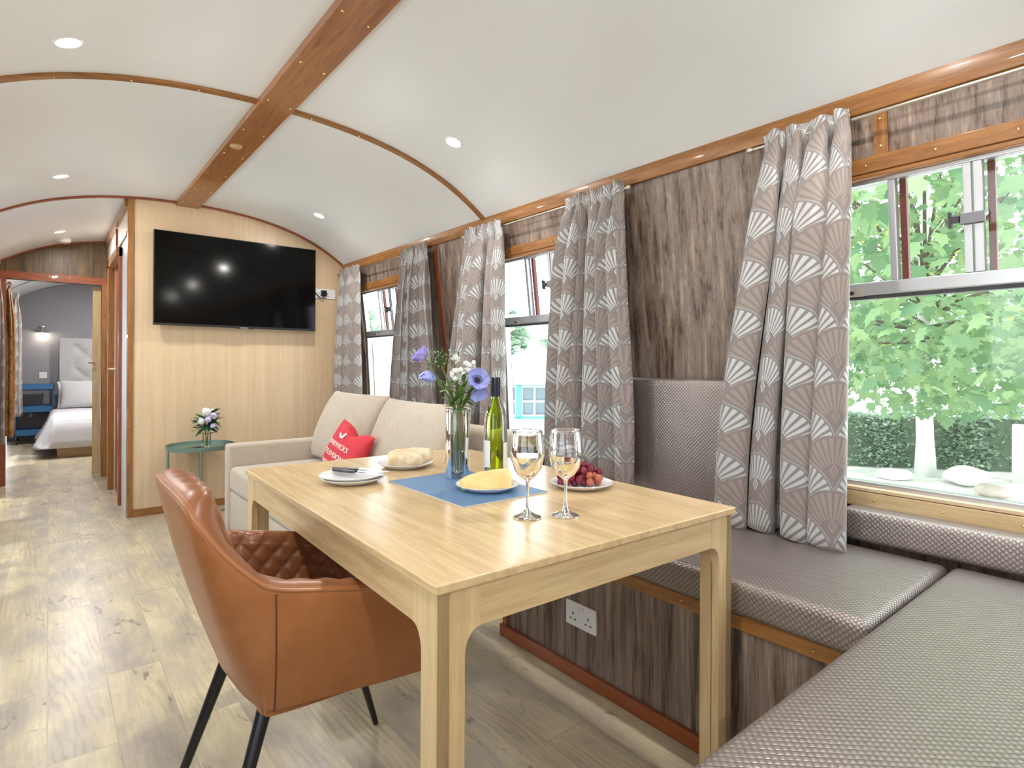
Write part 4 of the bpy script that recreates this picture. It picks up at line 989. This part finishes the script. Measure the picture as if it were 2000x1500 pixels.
t = thing('utility_trolley', 'blue three-tier metal trolley beside the bed', 'trolley', (-.13, 10.4, 0))
for z, z1 in ((.11, .20), (.43, .52), (.74, .82)):
    m = MB(); m.box(-.36, .06, 10.24, 10.56, z, z+.008); m.box(-.36, .06, 10.24, 10.248, z, z1); m.box(-.36, .06, 10.552, 10.56, z, z1); m.box(-.36, -.352, 10.24, 10.56, z, z1); m.box(.052, .06, 10.24, 10.56, z, z1); m.build('tray', M_bluecart, t)
for x in (-.35, .05):
    for y in (10.25, 10.55): MB().tube([(x, y, .07), (x, y, .84)], .01, 10).build('post', M_bluecart, t, smooth=True)
for x in (-.33, .03):
    for y in (10.27, 10.53): MB().tube([(x-.01, y, .032), (x+.01, y, .032)], .030, 16).build('caster', M_black, t, smooth=True)
tag(MB().box(-.14, -.02, 10.3, 10.42, .44, .46).build('book', M_label, None, bevel=.002), 'pale flat object on the middle tier of the blue trolley', 'book')
t = thing('wall_lamp', 'chrome wall lamp lit above the blue trolley', 'wall lamp', (-.075, 10.69, 1.56))
MB().lathe([(.035, 0), (.035, .012), (.0, .016)], 24).build('wall_plate', M_chrome, t, smooth=True, xf=Matrix.Translation((-.075, 10.70, 1.62)) @ Matrix.Rotation(PI/2, 4, 'X'))
MB().tube([(-.075, 10.69, 1.62), (-.075, 10.62, 1.64), (-.075, 10.60, 1.62)], .008, 10).build('arm', M_chrome, t, smooth=True)
MB().lathe([(.018, .07), (.024, .05), (.03, .03), (.075, -.005), (.078, -.008), (.073, -.006), (.026, .028), (.012, .06)], 28, (-.075, 10.60, 1.555)).build('lamp_shade', M_chrome, t, smooth=True)
MB().sphere((-.075, 10.60, 1.565), .02, 12, 8).build('bulb', M_lamp, t, smooth=True)
ld = bpy.data.lights.new('lamp', 'POINT'); ld.energy = 1.6; ld.color = (1, .85, .65); ld.shadow_soft_size = .02; lo = bpy.data.objects.new('lamp', ld); COL.objects.link(lo); lo.parent = t; lo.location = (0, -.09, -.03)
tag(MB().box(-.11, -.02, 10.69, 10.70, .89, .98).build('light_switch', M_white, None, bevel=.003), 'white square wall plate above the blue trolley', 'switch')

# ------------------------------------------------------------------ outside
def outmat(name, a, b, sc=3, rough=.8): 
    t = NT(name); n = t.noise(t.coord((1, 1, 1)), sc, 5, .6); t.set(color=t.mix(n, C4(a), C4(b)), rough=rough); return t.mat
M_gravel = outmat('pale_gravel', (.68, .66, .62), (.84, .83, .80), 2)
struct(MB().box(-60, 90, -60, 90, -1.15, -1.05).build('ground', M_gravel), 'pale gravel ground outside', 'ground')
def leafmat(name, a, b, tr=.35):
    m = bpy.data.materials.new(name); m.use_nodes = True; t = m.node_tree; t.nodes.clear()
    o = t.nodes.new('ShaderNodeOutputMaterial'); g = t.nodes.new('ShaderNodeNewGeometry'); mx = t.nodes.new('ShaderNodeMix'); mx.data_type = 'RGBA'; mx.inputs[6].default_value = C4(a); mx.inputs[7].default_value = C4(b)
    t.links.new(g.outputs['Random Per Island'], mx.inputs[0]); d = t.nodes.new('ShaderNodeBsdfPrincipled'); d.inputs['Roughness'].default_value = .45; tl = t.nodes.new('ShaderNodeBsdfTranslucent'); ms = t.nodes.new('ShaderNodeMixShader'); ms.inputs[0].default_value = tr
    t.links.new(mx.outputs[2], d.inputs['Base Color']); t.links.new(mx.outputs[2], tl.inputs[0]); t.links.new(d.outputs[0], ms.inputs[1]); t.links.new(tl.outputs[0], ms.inputs[2]); t.links.new(ms.outputs[0], o.inputs[0]); return m
M_tleaf = leafmat('maple_leaf', (.13, .25, .13), (.30, .42, .20)); M_hleaf = leafmat('hedge_leaf', (.34, .48, .36), (.66, .76, .66), .5); M_dleaf = leafmat('distant_leaf', (.36, .50, .38), (.60, .70, .58))  # distant leaves paled, haze is put into their colour
M_bark = outmat('pale_bark', (.58, .57, .54), (.72, .71, .68), 8)
LOBES = [(0, 0), (.10, .02), (.34, -.05), (.28, .14), (.50, .30), (.30, .38), (.36, .62), (.18, .60), (0, .95), (-.18, .60), (-.36, .62), (-.30, .38), (-.50, .30), (-.28, .14), (-.34, -.05), (-.10, .02)]
def leaves(name, mat, parent, centres, size, shape, rnd, droop=True):
    n = len(centres); k = len(shape); S = np.array([(x, y, -.22*x*x-.10*y*y) for x, y in shape]); V = np.zeros((n, k, 3)); rg = np.random.RandomState(rnd)
    for i, c in enumerate(centres):
        a = rg.uniform(0, 2*PI); tilt = rg.normal(.75 if droop else 0, .45); roll_ = rg.normal(0, .35)
        m = Matrix.Rotation(a, 3, 'Z') @ Matrix.Rotation(-tilt, 3, 'X') @ Matrix.Rotation(roll_, 3, 'Y'); s = size*rg.uniform(.6, 1.15)
        V[i] = (S*s) @ np.array(m).T+np.array(c)
    off = OFF[parent.name]; V = V.reshape(-1, 3)-np.array(off)
    me = bpy.data.meshes.new(name); me.vertices.add(n*k); me.vertices.foreach_set('co', V.ravel()); me.loops.add(n*k); me.loops.foreach_set('vertex_index', np.arange(n*k, dtype=np.int32)); me.polygons.add(n); me.polygons.foreach_set('loop_start', np.arange(0, n*k, k, dtype=np.int32)); me.polygons.foreach_set('loop_total', np.full(n, k, dtype=np.int32)); me.update(calc_edges=True); me.materials.append(mat)
    o = bpy.data.objects.new(name, me); COL.objects.link(o); o.parent = parent; OFF[o.name] = off; return o
rg = np.random.RandomState(4)
tp = (13.6, 3.65)
t = thing('maple_tree', 'broad-leaved tree with pale trunk outside the large window', 'tree', (tp[0], tp[1], -1.05))
MB().tube([(tp[0], tp[1], -1.1), (tp[0]-.03, tp[1], -.3), (tp[0]+.02, tp[1]+.05, .8), (tp[0]-.1, tp[1], 2.2), (tp[0]-.2, tp[1], 4.5)], [.20, .15, .14, .12, .06], 14).build('trunk', M_bark, t, smooth=True)
cs = []; brs = MB()
for k in range(46):     # branches fanning to twig clusters
    th = rg.uniform(0, 2*PI); rad = rg.uniform(1.5, 7.4); zz = rg.uniform(.9, 6.0); e = (tp[0]-1.5+rad*math.cos(th)*1.05, tp[1]-.3+rad*math.sin(th)*.8, zz*(1-.02*rad))
    brs.tube([(tp[0]-.1, tp[1], 1.2+zz*.35), ((tp[0]+e[0])/2, (tp[1]+e[1])/2, zz*.75+.7), e], [.035, .02, .006], 6)
brs.build('branches', outmat('dark_bark', (.10, .09, .06), (.17, .15, .10), 8), t, smooth=True)
for k in range(52000):
    x, y, z = rg.uniform(-1, 1, 3); r = x*x+y*y+z*z
    if r > 1 or r < .30: continue
    p = np.array([tp[0]-1.8+x*7.3, tp[1]-.4+y*5.6, 3.6+z*3.3])
    nz = math.sin(p[0]*2.1+p[1])*math.sin(p[1]*2.3-p[2]*1.7)*math.sin(p[2]*2.9+p[0])
    if nz > .42: continue
    if p[0] < 4.2 or p[2] < .34+.42*max(0, p[1]-3.3): continue
    cs.append(p)
leaves('foliage', M_tleaf, t, cs[:24000], .22, LOBES, 1)
sd_ = [np.array(c)+rg.normal(0, .035, 3) for c in cs[:24000:24] for _ in range(6)]
leaves('seed_clusters', leafmat('seed_wing', (.45, .42, .10), (.66, .60, .24), .5), t, sd_, .07, [(0, 0), (.22, .35), (.16, .85), (0, 1), (-.16, .85), (-.10, .35)], 5, False)
# hedge
t = thing('hedge', 'clipped green hedge along the far side of the gravel', 'hedge', (14.5, 4.5, -1.05))
hx0, hx1 = np.array([12.1, 7.54]), np.array([19.0, -1.2]); hd_ = (hx1-hx0)/np.linalg.norm(hx1-hx0); hn = np.array([hd_[1], -hd_[0]])
if hn @ np.array([-1, -.3]) < 0: hn = -hn
q = [hx0+hn*.3, hx1+hn*.3, hx1-hn*.6, hx0-hn*.6]; MB().prism([tuple(a) for a in q], 'z', -1.05, .0).build('core', outmat('dark_twigs', (.08, .12, .08), (.14, .18, .12)), t)
cs = []; Lh = np.linalg.norm(hx1-hx0)
for k in range(15000):
    s = rg.uniform(0, Lh); top_ = rg.rand() < .3; b = rg.normal(0, .06)
    hgt = .08+.07*math.sin(s*1.3)+.05*math.sin(s*3.1)
    if top_: c2 = hx0+hd_*s+hn*rg.uniform(-.6, .3); z = hgt+abs(b)
    else: c2 = hx0+hd_*s+hn*(.32+b+.1*math.sin(s*4)); z = rg.uniform(-.98, hgt)
    cs.append((c2[0], c2[1], z))
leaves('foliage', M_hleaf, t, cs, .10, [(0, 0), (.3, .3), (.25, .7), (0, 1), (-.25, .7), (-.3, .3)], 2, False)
# fence post, rails, rocks
M_wpaint = outmat('white_fence_paint', (.62, .60, .58), (.72, .70, .68)); M_rock = outmat('rust_rock', (.40, .30, .25), (.58, .52, .48), 3)
t = thing('wooden_fence', 'pale fence post with slanting rails at the right edge of the window', 'fence', (14.2, 2.3, -1.05))
MB().box(14.1, 14.32, 2.2, 2.42, -1.05, .05).build('post', M_wpaint, t)
for z in (-.05, -.45): MB().tube([(14.3, 2.3, z), (16.8, -.3, z-.25)], .05, 8).build('rail', M_wpaint, t)
for i, (x, y, s, l) in enumerate(((13.2, 2.9, .28, 'pale boulder at the foot of the hedge'), (12.3, 2.35, .18, 'low rusty-brown rock on the gravel'), (12.7, 3.9, .18, 'small boulder beside the tree trunk'))):
    o = loaf('rock', M_rock if i == 1 else M_gravel, (x, y, -1.05), (s*1.6, s*1.2, s*.6), i, l, 'rock', 20+i, 2.2)
# white house far right
t = thing('white_building', 'white rendered building beyond the hedge by the tree', 'building', (24, 9, -1.05))
MB().box(23, 28, 8.4, 14, -1.05, .75).build('wall', outmat('white_render', (.62, .64, .66), (.72, .74, .75)), t)
MB().prism([(8.2, .75), (14.2, .75), (11.2, 1.5)], 'x', 22.8, 28.2).build('roof', outmat('pale_slate', (.45, .47, .5), (.55, .57, .6)), t)
for y in (9.0, 10.2, 11.6): MB().box(22.96, 23, y, y+.4, -.2, .35).build('window', M_alud, t)
# pavilion (seen through middle window)
M_teal = outmat('turquoise_paint', (.10, .50, .46), (.16, .60, .55)); M_roofw = outmat('pale_roof', (.55, .55, .55), (.68, .68, .68)); M_paneb = plain('hut_glass', (.16, .22, .27), .1)
PC = Vector((11.3, 12.6, -1.05)); ang = math.atan2(-PC.y, -PC.x)-PI/2+.12
t = thing('garden_pavilion', 'turquoise garden building with white gridded windows seen past the bottle', 'building', tuple(PC), ang)
MB().box(-1.7, 1.7, -3.2, 0, 0, .62).build('lower_wall', M_wpaint, t, world=False)
MB().box(-1.68, 1.68, -3.18, -.02, .62, 1.62).build('glazing_core', M_paneb, t, world=False)
for x0, x1, z0, z1 in ((-1.72, 1.72, 1.56, 1.68), (-1.72, 1.72, .58, .66), (-1.72, -1.60, 0, 1.6), (1.60, 1.72, 0, 1.6), (.55, .72, .6, 1.6), (-.72, -.58, .6, 1.6)):
    MB().box(x0, x1, 0, .05, z0, z1).build('frame_bar', M_teal, t, world=False)
for cx0, cx1 in ((-1.60, -.72), (-.58, .55), (.72, 1.60)):
    m = MB(); n = 3
    for k in range(n+1): x = cx0+(cx1-cx0)*k/n; m.box(x-.03, x+.03, .0, .035, .66, 1.56)
    for z in (.68, 1.1, 1.54): m.box(cx0, cx1, .0, .034, z-.03, z+.03)
    m.build('window_grid', M_wpaint, t, world=False)
rf = MB(); rf.add([(-2.2, .5, 1.64), (2.2, .5, 1.64), (2.2, -3.7, 1.64), (-2.2, -3.7, 1.64), (-.5, -1.6, 2.62), (.5, -1.6, 2.62)], [(3, 2, 1, 0), (0, 1, 5, 4), (1, 2, 5), (2, 3, 4, 5), (3, 0, 4)]); rf.build('roof', M_roofw, t, world=False)
MB().box(-2.22, 2.22, .48, .53, 1.60, 1.67).build('gutter', outmat('grey_gutter', (.3, .32, .34), (.36, .38, .4)), t, world=False)
m = MB()
for k in range(9): x = -.5+k*.125; m.sphere((x, -1.6, 2.66), .045, 8, 6)
m.build('ridge_finials', M_wpaint, t, world=False)
# white building seen through farthest window
t = thing('white_outbuilding', 'plain white outbuilding seen through the farthest window', 'building', (8.2, 20.5, -1.05))
MB().box(5.5, 12.0, 20, 26, -1.05, 2.2).build('wall', outmat('white_render_b', (.66, .67, .68), (.75, .76, .77)), t); MB().box(5.2, 12.2, 19.8, 26.2, 2.2, 2.28).build('flat_roof', M_roofw, t)
MB().box(7.9, 8.3, 19.97, 20, .9, 1.3).build('vent', M_alud, t)
# distant trees
for i, (x, y, r, h, l) in enumerate(((12, 34, 4, 6.0, 'round distant tree beyond the white outbuilding'), (20.5, 30, 4, 5.5, 'distant tree left of the pavilion roof'), (27, 23, 4.5, 5.5, 'distant tree right behind the pavilion roof'), (35, 15, 4.5, 6.5, 'distant tree far beyond the hedge'), (35, 4.5, 5, 6.5, 'distant tree behind the maple'), (4, 40, 4, 6.5, 'distant tree at the far left of the windows'))):
    t = thing('distant_tree', l, 'tree', (x, y, -1.05), group='trees beyond the grounds')
    MB().tube([(x, y, -1.05), (x, y, h*.5)], [.3, .2], 8).build('trunk', M_bark, t, smooth=True)
    cs = []
    while len(cs) < 2600:
        p = rg.uniform(-1, 1, 3); q = p@p
        if q > 1 or q < .5: continue
        if math.sin(p[0]*7+i)*math.sin(p[1]*6)*math.sin(p[2]*8) > .3: continue
        cs.append((x+p[0]*r, y+p[1]*r, h*.5+p[2]*h*.5))
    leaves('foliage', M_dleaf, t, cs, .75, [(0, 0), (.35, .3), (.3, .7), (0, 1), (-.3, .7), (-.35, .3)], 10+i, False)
